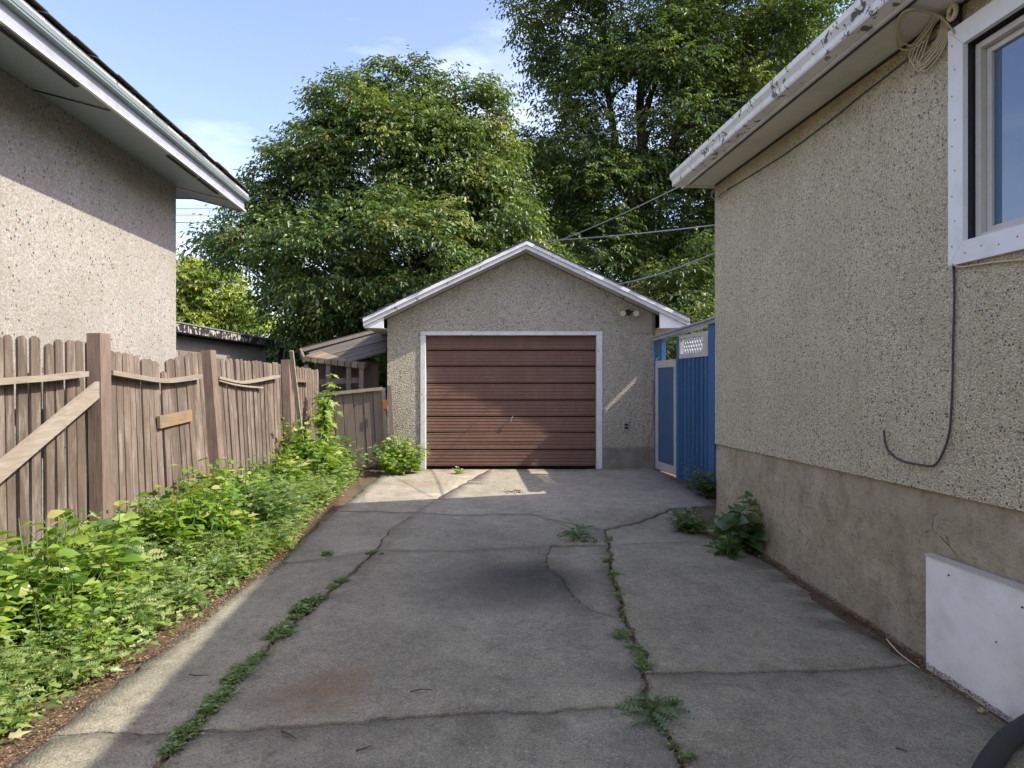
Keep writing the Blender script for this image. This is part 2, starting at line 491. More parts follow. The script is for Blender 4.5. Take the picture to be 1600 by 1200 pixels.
def thing(name, label, cat, loc=(0, 0, 0), rz=0.0, group=None):
    o = bpy.data.objects.new(name, None)
    o.empty_display_size = 0.2
    o.location = loc
    o.rotation_euler = (0, 0, rz)
    link(o)
    return tag(o, label, cat, group)


class MB:
    """collects simple solids into one mesh"""
    def __init__(s):
        s.bm = bmesh.new()

    def box(s, x0, x1, y0, y1, z0, z1, bev=0.0):
        v = [s.bm.verts.new(p) for p in ((x0, y0, z0), (x1, y0, z0), (x1, y1, z0), (x0, y1, z0), (x0, y0, z1), (x1, y0, z1), (x1, y1, z1), (x0, y1, z1))]
        fs = [s.bm.faces.new([v[i] for i in f]) for f in ((0, 3, 2, 1), (4, 5, 6, 7), (0, 1, 5, 4), (1, 2, 6, 5), (2, 3, 7, 6), (3, 0, 4, 7))]
        if bev > 0:
            es = list({e for f in fs for e in f.edges})
            bmesh.ops.bevel(s.bm, geom=es, offset=bev, segments=1, affect='EDGES')
        return s

    def hexa(s, bot, top):
        """eight corners: four bottom, four top, same winding"""
        b = [s.bm.verts.new(p) for p in bot]
        t = [s.bm.verts.new(p) for p in top]
        n = len(b)
        s.bm.faces.new(b[::-1]); s.bm.faces.new(t)
        for i in range(n):
            j = (i + 1) % n
            s.bm.faces.new([b[i], b[j], t[j], t[i]])
        return s

    def beam(s, p, q, w, h, up=(0, 0, 1), bev=0.0, segs=1, sag=0.0, jit=0.0):
        """rectangular bar from p to q; w across, h along up"""
        p = Vector(p); q = Vector(q)
        d = (q - p).normalized(); up = Vector(up)
        side = d.cross(up).normalized(); u = side.cross(d).normalized()
        rings = []
        for i in range(segs + 1):
            a = i / segs
            c = p.lerp(q, a) - Vector((0, 0, 1)) * sag * 4 * a * (1 - a)
            if jit and 0 < i < segs:
                c = c + u * random.uniform(-jit, jit)
            rings.append([s.bm.verts.new(c + side * sx * w / 2 + u * su * h / 2) for sx, su in ((-1, -1), (1, -1), (1, 1), (-1, 1))])
        fs = [s.bm.faces.new(rings[0]), s.bm.faces.new(rings[-1][::-1])]
        for a, b in zip(rings, rings[1:]):
            for i in range(4):
                j = (i + 1) % 4
                fs.append(s.bm.faces.new([a[j], a[i], b[i], b[j]]))
        if bev > 0:
            es = list({e for f in fs for e in f.edges if len(e.link_faces) == 2 and e.calc_face_angle(0) > 0.6})
            bmesh.ops.bevel(s.bm, geom=es, offset=bev, segments=1, affect='EDGES')
        return s

    def tube(s, pts, r, n=6, r1=None, cap=True):
        pts = [Vector(p) for p in pts]
        rings = []
        u = None
        for i, p in enumerate(pts):
            d = (pts[min(i + 1, len(pts) - 1)] - pts[max(i - 1, 0)])
            if d.length < 1e-9: d = Vector((0, 0, 1))
            d.normalize()
            if u is None:
                u = d.orthogonal().normalized()
            u = (u - d * u.dot(d))
            if u.length < 1e-6: u = d.orthogonal()
            u.normalize()
            w = d.cross(u)
            a = i / max(1, len(pts) - 1)
            rr = r if r1 is None else r + (r1 - r) * a
            rings.append([s.bm.verts.new(p + (u * math.cos(k * 2 * math.pi / n) + w * math.sin(k * 2 * math.pi / n)) * rr) for k in range(n)])
        for a, b in zip(rings, rings[1:]):
            for k in range(n):
                j = (k + 1) % n
                f = s.bm.faces.new([a[k], a[j], b[j], b[k]]); f.smooth = True
        if cap:
            s.bm.faces.new(rings[0][::-1]); s.bm.faces.new(rings[-1])
        return s

    def cyl(s, p, q, r0, r1=None, n=20):
        return s.tube([p, q], r0, n, r1 if r1 is not None else r0)

    def sweep(s, prof, pts, closed=True):
        """prof: list of (a, b) offsets placed by fn at each point: pts is list of (origin, avec, bvec)"""
        rings = [[s.bm.verts.new(Vector(o) + Vector(a) * x + Vector(b) * y) for x, y in prof] for o, a, b in pts]
        n = len(prof)
        for r0, r1 in zip(rings, rings[1:]):
            for k in range(n if closed else n - 1):
                j = (k + 1) % n
                s.bm.faces.new([r0[k], r0[j], r1[j], r1[k]])
        if closed:
            s.bm.faces.new(rings[0][::-1]); s.bm.faces.new(rings[-1])
        return s

    def poly(s, pts, depth_vec):
        d = Vector(depth_vec)
        return s.hexa([Vector(p) for p in pts], [Vector(p) + d for p in pts])

    def mesh(s, name, mat):
        bmesh.ops.recalc_face_normals(s.bm, faces=s.bm.faces)
        me = bpy.data.meshes.new(name)
        s.bm.to_mesh(me); s.bm.free()
        if mat: me.materials.append(mat)
        return me

    def build(s, name, mat, parent=None):
        return link(bpy.data.objects.new(name, s.mesh(name, mat)), parent)


def smooth_pts(pts, n=8):
    """Catmull-Rom through the points"""
    P = [Vector(p) for p in pts]
    P = [P[0] * 2 - P[1]] + P + [P[-1] * 2 - P[-2]]
    out = []
    for i in range(1, len(P) - 2):
        for k in range(n):
            t = k / n
            a, b, c, d = P[i - 1], P[i], P[i + 1], P[i + 2]
            out.append(0.5 * ((2 * b) + (c - a) * t + (2 * a - 5 * b + 4 * c - d) * t * t + (3 * b - a - 3 * c + d) * t ** 3))
    out.append(P[-2])
    return out


# ------------------------------------------------------------------ ground height and pixel rays
def sstep(a, b, x):
    t = max(0.0, min(1.0, (x - a) / (b - a)))
    return t * t * (3 - 2 * t)


def gz(x, y):
    yy = max(-6.0, min(y, 10.9))
    z = CZ + (15 * yy - 1613) / F
    w = sstep(0.9, 2.3, x) * (1 - sstep(2.9, 4.5, x))
    c = 0.02 + (7.5 - y) / 3.6 * -0.14
    c = max(-0.20, min(0.03, c))
    return z + w * c


def gp(px, py, dz=0.0):
    """point of the ground seen at a photograph pixel"""
    y = 1613.0 / max(20, py - 585)
    for _ in range(25):
        z = gz((px - 800) * y / F, y) + dz
        y = 0.5 * y + 0.5 * (CZ - z) * F / (py - 600)
    return Vector(((px - 800) * y / F, y, CZ - (py - 600) * y / F))


def at(px, py, y):
    return Vector(((px - 800) * y / F, y, CZ + (600 - py) * y / F))


# right house wall plane: X = WX - .0984 Y
WX, WS = 2.768, -0.0984
WD = Vector((WS, 1, 0)).normalized()        # along the wall, away from the camera
WN = Vector((-1, WS, 0)).normalized()       # outward, towards the drive


def wallp(px, py, off=0.0):
    base = Vector((WX, 0, 0)) + WN * off
    d = Vector((px - 800, F, 600 - py)) / F
    o = Vector((0, 0, CZ))
    t = (base - o).dot(WN) / d.dot(WN)
    return o + d * t


def W(s, off, z):
    """point on the right wall: s = distance in Y, off = outward"""
    p = Vector((WX + WS * s, s, 0)) + WN * off
    return Vector((p.x, p.y, z))


# ------------------------------------------------------------------ leaves
def leaf_mesh(name, base, dirv, nrm, length, width, rnd, mat, fold=0.25, parent=None, shape='rhomb', droop=0.15):
    """many single leaves in one mesh, all arrays of shape (n, 3) / (n,)"""
    n = len(base)
    d = dirv / np.maximum(1e-6, np.linalg.norm(dirv, axis=1, keepdims=True))
    s = np.cross(d, nrm); s /= np.maximum(1e-6, np.linalg.norm(s, axis=1, keepdims=True))
    u = np.cross(s, d)
    L = length[:, None]; Wd = width[:, None]
    if shape == 'rhomb':
        v = np.stack([base, base + d * L * 0.42 + s * Wd * 0.5 + u * Wd * fold, base + d * L - u * L * droop, base + d * L * 0.42 - s * Wd * 0.5 + u * Wd * fold], 1)
        faces = np.array([[0, 1, 2], [0, 2, 3]])
    elif shape == 'ovate':
        f = fold
        def P(a, b, c): return base + d * L * a + s * Wd * b * 0.5 + u * (Wd * c - L * droop * a * a)
        v = np.stack([P(0, 0, 0), P(.14, .62, f * .6), P(.36, 1.0, f), P(.68, .66, f * .7), P(1.0, 0, 0), P(.68, -.66, f * .7), P(.36, -1.0, f), P(.14, -.62, f * .6), P(.36, 0, 0), P(.68, 0, 0)], 1)
        faces = np.array([[0, 1, 2], [0, 2, 8], [8, 2, 3], [8, 3, 9], [9, 3, 4], [9, 4, 5], [8, 9, 5], [8, 5, 6], [0, 8, 6], [0, 6, 7]])
    elif shape == 'lobed':
        f = fold
        def P(a, b, c): return base + d * L * a + s * Wd * b * 0.5 + u * (Wd * c - L * droop * a * a)
        v = np.stack([P(0, 0, 0), P(.10, .75, f), P(.30, .50, f * .4), P(.50, 1.0, f), P(.60, .36, f * .3), P(1, 0, -.02), P(.60, -.36, f * .3), P(.50, -1.0, f), P(.30, -.50, f * .4), P(.10, -.75, f), P(.38, 0, 0)], 1)
        faces = np.array([[10, 0, 1], [10, 1, 2], [10, 2, 3], [10, 3, 4], [10, 4, 5], [10, 5, 6], [10, 6, 7], [10, 7, 8], [10, 8, 9], [10, 9, 0]])
    elif shape == 'pinnate':
        f = fold
        def P(a, b, c): return base + d * L * a + s * Wd * b * 0.5 + u * (Wd * c - L * droop * a * a)
        K = 6
        vs = [P(i / K, 0, 0) for i in range(K + 1)]
        fl = []
        for i in range(K):
            wd = math.sin((i + 0.8) / (K + 0.6) * math.pi) ** 0.7
            for sg in (1, -1):
                vs.append(P((i + 0.95) / K, sg * wd, f * wd))
                k = len(vs) - 1
                fl.append([i, k, i + 1] if sg > 0 else [i, i + 1, k])
        v = np.stack(vs, 1)
        faces = np.array(fl)
    k = v.shape[1]; m = faces.shape[0]
    verts = v.reshape(-1, 3).astype(np.float32)
    idx = (faces[None, :, :] + (np.arange(n) * k)[:, None, None]).reshape(-1).astype(np.int32)
    me = bpy.data.meshes.new(name)
    me.vertices.add(n * k); me.vertices.foreach_set('co', verts.ravel())
    me.loops.add(len(idx)); me.loops.foreach_set('vertex_index', idx)
    nf = n * m
    me.polygons.add(nf)
    me.polygons.foreach_set('loop_start', np.arange(nf, dtype=np.int32) * 3)
    me.polygons.foreach_set('loop_total', np.full(nf, 3, dtype=np.int32))
    if shape != 'rhomb':
        me.polygons.foreach_set('use_smooth', np.ones(nf, dtype=bool))
    me.update(calc_edges=True)
    at_ = me.attributes.new('leaf_rnd', 'FLOAT_COLOR', 'POINT')
    c = np.ones((n * k, 4), dtype=np.float32)
    c[:, 0] = np.repeat(rnd, k)
    at_.data.foreach_set('color', c.ravel())
    me.materials.append(mat)
    o = bpy.data.objects.new(name, me)
    return link(o, parent)


def unit(v):
    return v / np.maximum(1e-9, np.linalg.norm(v, axis=1, keepdims=True))


def sphere_pts(n):
    return unit(RNG.normal(size=(n, 3)))


def crown(name, lobes, n_clump, per_clump, leafL, mat, clump_r=(0.35, 0.7), parent=None, flat=0.6, hollow=0.55, leaflets=7, floor=None, sprigL=0.32):
    """lobes: (x, y, z, rx, ry, rz). Leaves hang in sprigs, sprigs gather in clumps at the branch ends."""
    lob = np.array(lobes, float)
    vol = (lob[:, 3] * lob[:, 4] * lob[:, 5]) ** 0.75
    pick = RNG.choice(len(lob), size=n_clump * 3, p=vol / vol.sum())
    dirs = sphere_pts(n_clump * 3)
    rad = hollow + (1 - hollow) * RNG.random(n_clump * 3) ** 0.6
    c = lob[pick, :3] + dirs * lob[pick, 3:6] * rad[:, None]
    # drop clumps buried deep inside other lobes
    keep = np.ones(len(c), bool)
    for l in lob:
        q = (c - l[:3]) / l[3:6]
        keep &= (np.linalg.norm(q, axis=1) > 0.52)
    if floor is not None:
        keep &= c[:, 2] > floor
    c = c[keep][:n_clump]
    dirs = dirs[keep][:n_clump]
    nc = len(c)
    cr = RNG.uniform(clump_r[0], clump_r[1], nc)
    ctone = RNG.normal(0, 0.20, nc)
    # sprigs
    idx = np.repeat(np.arange(nc), per_clump)
    ns = len(idx)
    sd_ = sphere_pts(ns)
    sd_[:, 2] = sd_[:, 2] * 0.8 + 0.25
    rr = RNG.random(ns) ** 0.45
    sp = c[idx] + sd_ * (cr[idx] * rr)[:, None] * np.array([1, 1, flat])
    out = unit(dirs[idx] * 0.8 + sd_ * 0.9 + RNG.normal(0, 0.3, (ns, 3)))
    out[:, 2] = out[:, 2] * 0.5 - 0.35 * RNG.random(ns)
    out = unit(out)
    # leaflets
    k = leaflets
    si = np.repeat(np.arange(ns), k)
    j = np.tile(np.arange(k), ns)
    a = (j // 2) / max(1, (k // 2))
    sideg = np.where(j % 2 == 0, 1.0, -1.0)
    side = unit(np.cross(out, np.array([0, 0, 1.0]) + RNG.normal(0, 0.25, (ns, 3))))
    base = sp[si] + out[si] * (a * sprigL * RNG.uniform(0.7, 1.3, ns)[si])[:, None] - np.array([0, 0, 1.0]) * (a ** 2 * 0.08)[:, None]
    term = (j == k - 1)
    d = out[si] * 0.55 + side[si] * (sideg * np.where(term, 0, 0.9))[:, None] + RNG.normal(0, 0.22, (ns * k, 3))
    d[:, 2] -= 0.45
    nr = RNG.normal(0, 0.45, (ns * k, 3)) + np.array([0, 0, 1.0])
    L = leafL * RNG.uniform(0.7, 1.25, ns * k)
    tone = np.clip(0.38 + ctone[idx][si] + RNG.normal(0, 0.13, ns * k), 0, 1)
    yl = RNG.random(ns * k) < 0.012
    tone[yl] = 1.0
    leaf_mesh(name, base, d, nr, L, L * 0.46, tone, mat, parent=parent)
    return c


def branchwork(mb, trunks, tips, r_tip=0.012, frac=1.0):
    """trunks: list of polylines with radii; twigs reach from the nearest limb point to a share of the clump centres"""
    nodes = []
    for pts, r0, r1 in trunks:
        sp = smooth_pts(pts, 6)
        mb.tube(sp, r0, 9, r1)
        for i, p in enumerate(sp):
            nodes.append((p, r0 + (r1 - r0) * i / (len(sp) - 1)))
    P = np.array([list(p) for p, _ in nodes])
    for c in tips:
        if random.random() > frac: continue
        c = np.array(c)
        dd = np.linalg.norm(P - c, axis=1) + np.maximum(0, P[:, 2] - c[2] + 0.2) * 1.5
        i = int(dd.argmin())
        if dd[i] > 5: continue
        p = Vector(P[i]); q = Vector(c)
        mid = p.lerp(q, 0.5) + Vector((random.uniform(-.15, .15), random.uniform(-.15, .15), random.uniform(0.0, .25)))
        r = min(nodes[i][1] * 0.55, 0.012 + 0.012 * (q - p).length)
        mb.tube(smooth_pts([p, mid, q], 3), r, 5, r_tip * 0.5)


# ==================================================================== GROUND
def grid_xy(xs, ys, fz, name, mat):
    nx, ny = len(xs), len(ys)
    v = [(x, y, fz(x, y)) for y in ys for x in xs]
    f = [(j * nx + i, j * nx + i + 1, (j + 1) * nx + i + 1, (j + 1) * nx + i) for j in range(ny - 1) for i in range(nx - 1)]
    me = bpy.data.meshes.new(name); me.from_pydata(v, [], f); me.materials.append(mat)
    for p in me.polygons: p.use_smooth = True
    return link(bpy.data.objects.new(name, me))


xs = [-400, -150, -60, -25, -12, -8] + [-6 + 0.12 * i for i in range(101)] + [8, 12, 25, 60, 150, 400]
ys = [-100, -30, -10, -5] + [-2 + 0.15 * i for i in range(100)] + [14, 17, 22, 30, 60, 150, 400]
grid_xy(xs, ys, lambda x, y: gz(x, y) - 0.022 + (mnoise.noise(Vector((x * 3, y * 3, 0))) * 0.012 if abs(x) < 8 and y < 13 else -0.01), 'ground', M['soil'])['kind'] = 'structure'


# driveway slabs: jagged shared edges, gaps between
def rough_line(pts, amp, seed, step=0.028):
    rr = random.Random(seed)
    out = []
    for a, b in zip(pts, pts[1:]):
        a = Vector(a[:2]); b = Vector(b[:2])
        n = max(1, int((b - a).length / step))
        nv = Vector((-(b - a).y, (b - a).x)).normalized()
        for i in range(n):
            t = i / n
            p = a.lerp(b, t)
            k = min(1.0, 4 * min(t, 1 - t) + 0.0)
            q = mnoise.noise(Vector((p.x * 5 + seed, p.y * 5, 0))) * amp * 1.3 + mnoise.noise(Vector((p.x * 17, p.y * 17 + seed, 3))) * amp * 0.9 + mnoise.noise(Vector((p.x * 47, p.y * 47 + seed, 3))) * amp * 0.45
            out.append(p + nv * q * k)
    out.append(Vector(pts[-1][:2]))
    return out


def G(*pp): return [gp(*p) for p in pp]


N = {
    'LB': Vector((-1.40, -4.0, 0)), 'RB': Vector((0.62, -4.0, 0)), 'OLB': Vector((-1.93, -4.0, 0)), 'ORB': Vector((2.75, -4.0, 0)),
    'L2': gp(297, 1143), 'R2': gp(1012, 1102), 'OL2': Vector((-1.93, gp(215, 1150).y, 0)),
    'L1': gp(588, 860), 'R1': gp(952, 852), 'C1': gp(862, 853), 'OL1': Vector((-1.92, gp(410, 882).y, 0)),
    'RC': gp(976, 968), 'R3': gp(1006, 1053), 'OR3': gp(1422, 1038),
    'RK': gp(945, 828), 'LT': gp(650, 801), 'OR1': gp(1125, 845), 'ORK': gp(1050, 795),
    'LG': Vector((-0.35, 10.86, 0)), 'OLG': Vector((-1.96, 10.86, 0)), 'ORG': Vector((2.22, 10.86, 0)), 'OLT': Vector((-1.94, 7.55, 0)),
}
E = {
    'jL0': ([N['LB'], gp(245, 1197), N['L2']], .012, .016), 'jL1': ([N['L2'], gp(350, 1080), gp(430, 1000), gp(530, 915), N['L1']], .02, .020),
    'jL2': ([N['L1'], gp(610, 826), N['LT']], .02, .010),
    'jL3': ([N['LT'], gp(690, 775), N['LG']], .02, .003),
    'jR0': ([N['RB'], gp(1052, 1160), N['R2']], .02, .016), 'jR1': ([N['R2'], gp(1009, 1075), N['R3']], .02, .016), 'jR2': ([N['R3'], gp(1008, 1030), gp(990, 1000), N['RC']], .02, .020),
    'jR3': ([N['RC'], gp(970, 935), gp(955, 890), N['R1']], .02, .020), 'jR4': ([N['R1'], N['RK']], .01, .016),
    'T2a': ([N['OL2'], N['L2']], .02, .003), 'T2b': ([N['L2'], gp(480, 1133), gp(700, 1116), gp(900, 1106), N['R2']], .03, .003),
    'T1a': ([N['OL1'], gp(500, 873), N['L1']], .02, .004), 'T1b': ([N['L1'], gp(700, 861), N['C1']], .012, .004), 'T1c': ([N['C1'], N['R1']], .015, .010),
    'cr': ([N['C1'], gp(852, 880), gp(886, 916), gp(906, 942), gp(932, 957), N['RC']], .025, .004),
    'T3': ([N['R3'], gp(1160, 1053), N['OR3']], .012, .003),
    'T1d': ([N['R1'], N['OR1']], .006, .005),
    'K1': ([N['RK'], gp(1000, 816), N['ORK']], .03, .005),
    'K2': ([N['LT'], gp(720, 806), gp(830, 803), gp(890, 818), N['RK']], .03, .0035),
    'K3': ([N['OLT'], N['LT']], .02, .002),
    'oL0': ([N['OLB'], N['OL2']], .03, 0), 'oL1': ([N['OL2'], N['OL1']], .03, 0), 'oL2': ([N['OL1'], N['OLT']], .03, 0), 'oL3': ([N['OLT'], N['OLG']], .03, 0),
    'gL': ([N['OLG'], N['LG']], .004, 0), 'gR': ([N['LG'], N['ORG']], .004, 0),
    'oR0': ([N['ORB'], gp(1590, 1140), N['OR3']], .03, 0), 'oR1': ([N['OR3'], gp(1312, 968), gp(1205, 885), N['OR1']], .03, 0),
    'oR2': ([N['OR1'], gp(1105, 835), gp(1062, 812), N['ORK']], .03, 0), 'oR3': ([N['ORK'], gp(1115, 790), Vector((2.35, 8.6, 0)), N['ORG']], .03, 0),
    'bL': ([N['OLB'], N['LB']], .0, 0), 'bC': ([N['LB'], N['RB']], .0, 0), 'bR': ([N['RB'], N['ORB']], .0, 0),
}
EL_ = {k: (rough_line(p, a, i * 3.7), g) for i, (k, (p, a, g)) in enumerate(E.items())}
SLABS = [
    ('bL', 'jL0', '-T2a', '-oL0'), ('T2a', 'jL1', '-T1a', '-oL1'), ('T1a', 'jL2', '-K3', '-oL2'), ('K3', 'jL3', '-gL', '-oL3'),
    ('bC', 'jR0', '-T2b', '-jL0'), ('T2b', 'jR1', 'jR2', '-cr', '-T1b', '-jL1'), ('cr', 'jR3', '-T1c'),
    ('T1b', 'T1c', 'jR4', '-K2', '-jL2'), ('K2', 'K1', 'oR3', '-gR', '-jL3'), ('T1d', 'oR2', '-K1', '-jR4'),
    ('T3', 'oR1', '-T1d', '-jR3', '-jR2'), ('bR', 'oR0', '-T3', '-jR1', '-jR0')]
drive = thing('driveway', 'cracked grey concrete driveway leading up to the garage', 'driveway')
del drive['category']
drive['kind'] = 'structure'
for si, names in enumerate(SLABS):
    loop = []; gaps = []
    for nm in names:
        rev = nm.startswith('-')
        pts, g = EL_[nm.lstrip('-')]
        pts = pts[::-1] if rev else pts
        loop += pts[:-1]; gaps += [g] * (len(pts) - 1)
    n = len(loop)
    inset = []
    for i in range(n):
        a, b, c = loop[i - 1], loop[i], loop[(i + 1) % n]
        t = (c - a)
        if t.length < 1e-6: t = Vector((1, 0))
        t.normalize()
        inner = Vector((-t.y, t.x))
        w = gaps[i] * (0.45 + 1.2 * abs(mnoise.noise(Vector((b.x * 9, b.y * 9, si)))) + 1.6 * max(0, mnoise.noise(Vector((b.x * 23, b.y * 23, si + 5))) - .15))
        inset.append(b + inner * (w + 0.0006))
    area = sum(inset[i].x * inset[(i + 1) % n].y - inset[(i + 1) % n].x * inset[i].y for i in range(n))
    x0 = min(p.x for p in inset); x1 = max(p.x for p in inset); y0 = min(p.y for p in inset); y1 = max(p.y for p in inset)
    inner_pts = []
    yy = math.ceil(y0 / 0.3) * 0.3
    while yy < y1:
        xx = math.ceil(x0 / 0.3) * 0.3
        while xx < x1:
            inner_pts.append(Vector((xx, yy))); xx += 0.3
        yy += 0.3
    vs, es, fs, ov, oe, of = delaunay_2d_cdt(inset + inner_pts, [(i, (i + 1) % n) for i in range(n)], [], 1, 1e-5)
    bm = bmesh.new()
    lift = [0, .003, -.003, .004, -.006, .004, -.004, .002, .005, -.010, .009, 0][si]
    top = [bm.verts.new((p.x, p.y, gz(p.x, p.y) + lift + 0.002 * mnoise.noise(Vector((p.x * 1.5, p.y * 1.5, 5))))) for p in vs]
    for f in fs:
        try:
            fc = bm.faces.new([top[i] for i in f]); fc.smooth = True
        except ValueError:
            pass
    bm.verts.ensure_lookup_table()
    bnd = [e for e in bm.edges if len(e.link_faces) == 1]
    r = bmesh.ops.extrude_edge_only(bm, edges=bnd)
    low = [v for v in r['geom'] if isinstance(v, bmesh.types.BMVert)]
    for v in low: v.co.z -= 0.07
    for f in bm.faces:
        if abs(f.normal.z) < 0.5: f.smooth = False
    bmesh.ops.delete(bm, geom=[v for v in bm.verts if not v.link_faces], context='VERTS')
    bmesh.ops.recalc_face_normals(bm, faces=bm.faces)
    for f in bm.faces:
        if f.smooth and f.normal.z < 0: f.normal_flip()
    me = bpy.data.meshes.new('concrete_slab'); bm.to_mesh(me); bm.free()
    me.materials.append(M['concrete'])
    link(bpy.data.objects.new('concrete_slab', me), drive)


# ==================================================================== GARAGE
GY = 10.9
GXL, GXR = -1.99, 2.288
GD = 6.2
def gx(px): return (px - 800) / 97.89
def gzp(py): return CZ + (600 - py) / 97.89
PKX, PKZ = 0.223, 3.580          # front rake peak, top surface
SL = 0.474
OV = 0.37
DXL, DXR, DZT = -1.379, 1.348, 2.136
garage = thing('garage', 'small detached stucco garage with brown overhead door and white gable trim', 'garage', (0, 0, 0))
roof_u = lambda x: PKZ - 0.137 - SL * abs(x - PKX)         # underside line of the roof
mb = MB()
th = 0.16
# front wall around the opening: left pier, right pier, gable above
mb.hexa([(GXL, GY, -0.1), (DXL - .02, GY, -0.1), (DXL - .02, GY + th, -0.1), (GXL, GY + th, -0.1)], [(GXL, GY, DZT + .02), (DXL - .02, GY, DZT + .02), (DXL - .02, GY + th, DZT + .02), (GXL, GY + th, DZT + .02)])
mb.hexa([(DXR + .02, GY, -0.1), (GXR, GY, -0.1), (GXR, GY + th, -0.1), (DXR + .02, GY + th, -0.1)], [(DXR + .02, GY, DZT + .02), (GXR, GY, DZT + .02), (GXR, GY + th, DZT + .02), (DXR + .02, GY + th, DZT + .02)])
mb.poly([(GXL, GY, DZT + .02), (GXR, GY, DZT + .02), (GXR, GY, roof_u(GXR)), (PKX, GY, roof_u(PKX)), (GXL, GY, roof_u(GXL))], (0, th, 0))
mb.build('front_wall', M['stucco_garage'], garage)
mb = MB()
mb.hexa([(GXL, GY + th, -.1), (GXL + th, GY + th, -.1), (GXL + th, GY + GD, -.1), (GXL, GY + GD, -.1)], [(GXL, GY + th, roof_u(GXL)), (GXL + th, GY + th, roof_u(GXL)), (GXL + th, GY + GD, roof_u(GXL)), (GXL, GY + GD, roof_u(GXL))])
mb.hexa([(GXR - th, GY + th, -.1), (GXR, GY + th, -.1), (GXR, GY + GD, -.1), (GXR - th, GY + GD, -.1)], [(GXR - th, GY + th, roof_u(GXR)), (GXR, GY + th, roof_u(GXR)), (GXR, GY + GD, roof_u(GXR)), (GXR - th, GY + GD, roof_u(GXR))])
mb.poly([(GXL + th, GY + GD - th, -.1), (GXR - th, GY + GD - th, -.1), (GXR - th, GY + GD - th, roof_u(GXR) + .07), (PKX, GY + GD - th, roof_u(PKX)), (GXL + th, GY + GD - th, roof_u(GXL) + .07)], (0, th - .003, 0))
mb.build('side_wall', M['stucco_garage'], garage)
# roof slabs
EXL, EXR = -2.30, 2.745
for sgn, ex in ((-1, EXL), (1, EXR)):
    z_e = PKZ - SL * abs(ex - PKX)
    mb = MB()
    y0, y1 = GY - OV + .025, GY + GD + OV
    mb.hexa([(PKX, y0 + .025, PKZ - .10), (ex, y0 + .025, z_e - .10), (ex, y1, z_e - .10), (PKX, y1, PKZ - .10)], [(PKX, y0 + .025, PKZ - .02), (ex, y0 + .025, z_e - .02), (ex, y1, z_e - .02), (PKX, y1, PKZ - .02)])
    ro = mb.build('roof', M['greywood'], garage)
    # shingle courses, ragged front edge
    mb = MB()
    n = 19
    Ls = math.hypot(ex - PKX, z_e - PKZ) + .03
    dx = Vector((ex - PKX, 0, z_e - PKZ)).normalized(); up = Vector((-dx.z, 0, dx.x)) * (1 if sgn > 0 else -1)
    if up.z < 0: up = -up
    for i in range(n):
        a0 = Ls * i / n; a1 = Ls * (i + 1) / n + .02
        p0 = Vector((PKX, 0, PKZ)) + dx * a0 + up * (-.012); p1 = Vector((PKX, 0, PKZ)) + dx * a1 + up * .006
        k = 14
        for j in range(k):
            ya = y0 - .035 + random.uniform(-.012, .012) if j == 0 else y0 + (y1 - y0) * j / k + .003
            yb = y0 + (y1 - y0) * (j + 1) / k - .003
            t = up * random.uniform(.010, .016)
            mb.hexa([(p0.x, ya, p0.z), (p1.x, ya, p1.z), (p1.x, yb, p1.z), (p0.x, yb, p0.z)], [(p0.x + t.x, ya, p0.z + t.z), (p1.x + t.x, ya, p1.z + t.z), (p1.x + t.x, yb, p1.z + t.z), (p0.x + t.x, yb, p0.z + t.z)])
    so_ = mb.build('shingles', M['shingle'], ro); so_['kind'] = 'stuff'
    # rake boards, two steps
    for nm, zt, zb, y_, yt, m in (('upper_rake_board', -.010, -.066, GY - OV, .022, 'white'), ('lower_rake_board', -.070, -.130, GY - OV + .022, .024, 'whiteworn')):
        mb = MB()
        q = [(PKX + sgn * .001, y_, PKZ + zt), (ex, y_, z_e + zt), (ex, y_, z_e + zb), (PKX + sgn * .001, y_, PKZ + zb)]
        mb.poly(q, (0, yt, 0))
        mb.build(nm, M[m], garage)
    mb = MB()   # soffit strip under the rake, back to the wall
    q = [(PKX, GY - OV + .048, PKZ - .115), (ex, GY - OV + .048, z_e - .115), (ex, GY - OV + .048, z_e - .127), (PKX, GY - OV + .048, PKZ - .127)]
    mb.poly(q, (0, OV - .048 - .002, 0))
    mb.build('rake_soffit', M['palewood'], garage)
    # boxed eave return
    mb = MB()
    wx = GXL if sgn < 0 else GXR
    ti = [(ex - sgn * .01, GY - OV + .050, z_e - .132), (wx + sgn * .002, GY - OV + .050, roof_u(wx) + .002), (wx + sgn * .002, GY - OV + .050, z_e - .160), (ex - sgn * .03, GY - OV + .050, z_e - .150)]
    mb.poly(ti, (0, .03, 0))
    mb.build('eave_return', M['white'], garage)
    mb = MB()
    mb.box(min(wx + sgn * .003, ex), max(wx + sgn * .003, ex) - 0, GY - OV + .08, GY + GD, z_e - .158, z_e - .146)
    mb.build('eave_soffit', M['palewood'], garage)
    mb = MB()
    xx = sorted((ex - sgn * .001, ex - sgn * .024))
    mb.box(xx[0], xx[1], GY - OV + .08, GY + GD, z_e - .144, z_e - .105)
    mb.build('fascia', M['white'], garage)
# door opening trim
mb = MB().box(-1.461, DXL, GY - .02, GY + .13, -.03, DZT, .004); mb.build('door_trim', M['whiteworn'], garage)
mb = MB().box(DXR, 1.44, GY - .02, GY + .13, -.03, DZT, .004); mb.build('door_trim', M['whiteworn'], garage)
mb = MB().box(-1.461, 1.44, GY - .022, GY + .13, DZT + .002, 2.198, .004); mb.build('door_trim', M['whiteworn'], garage)
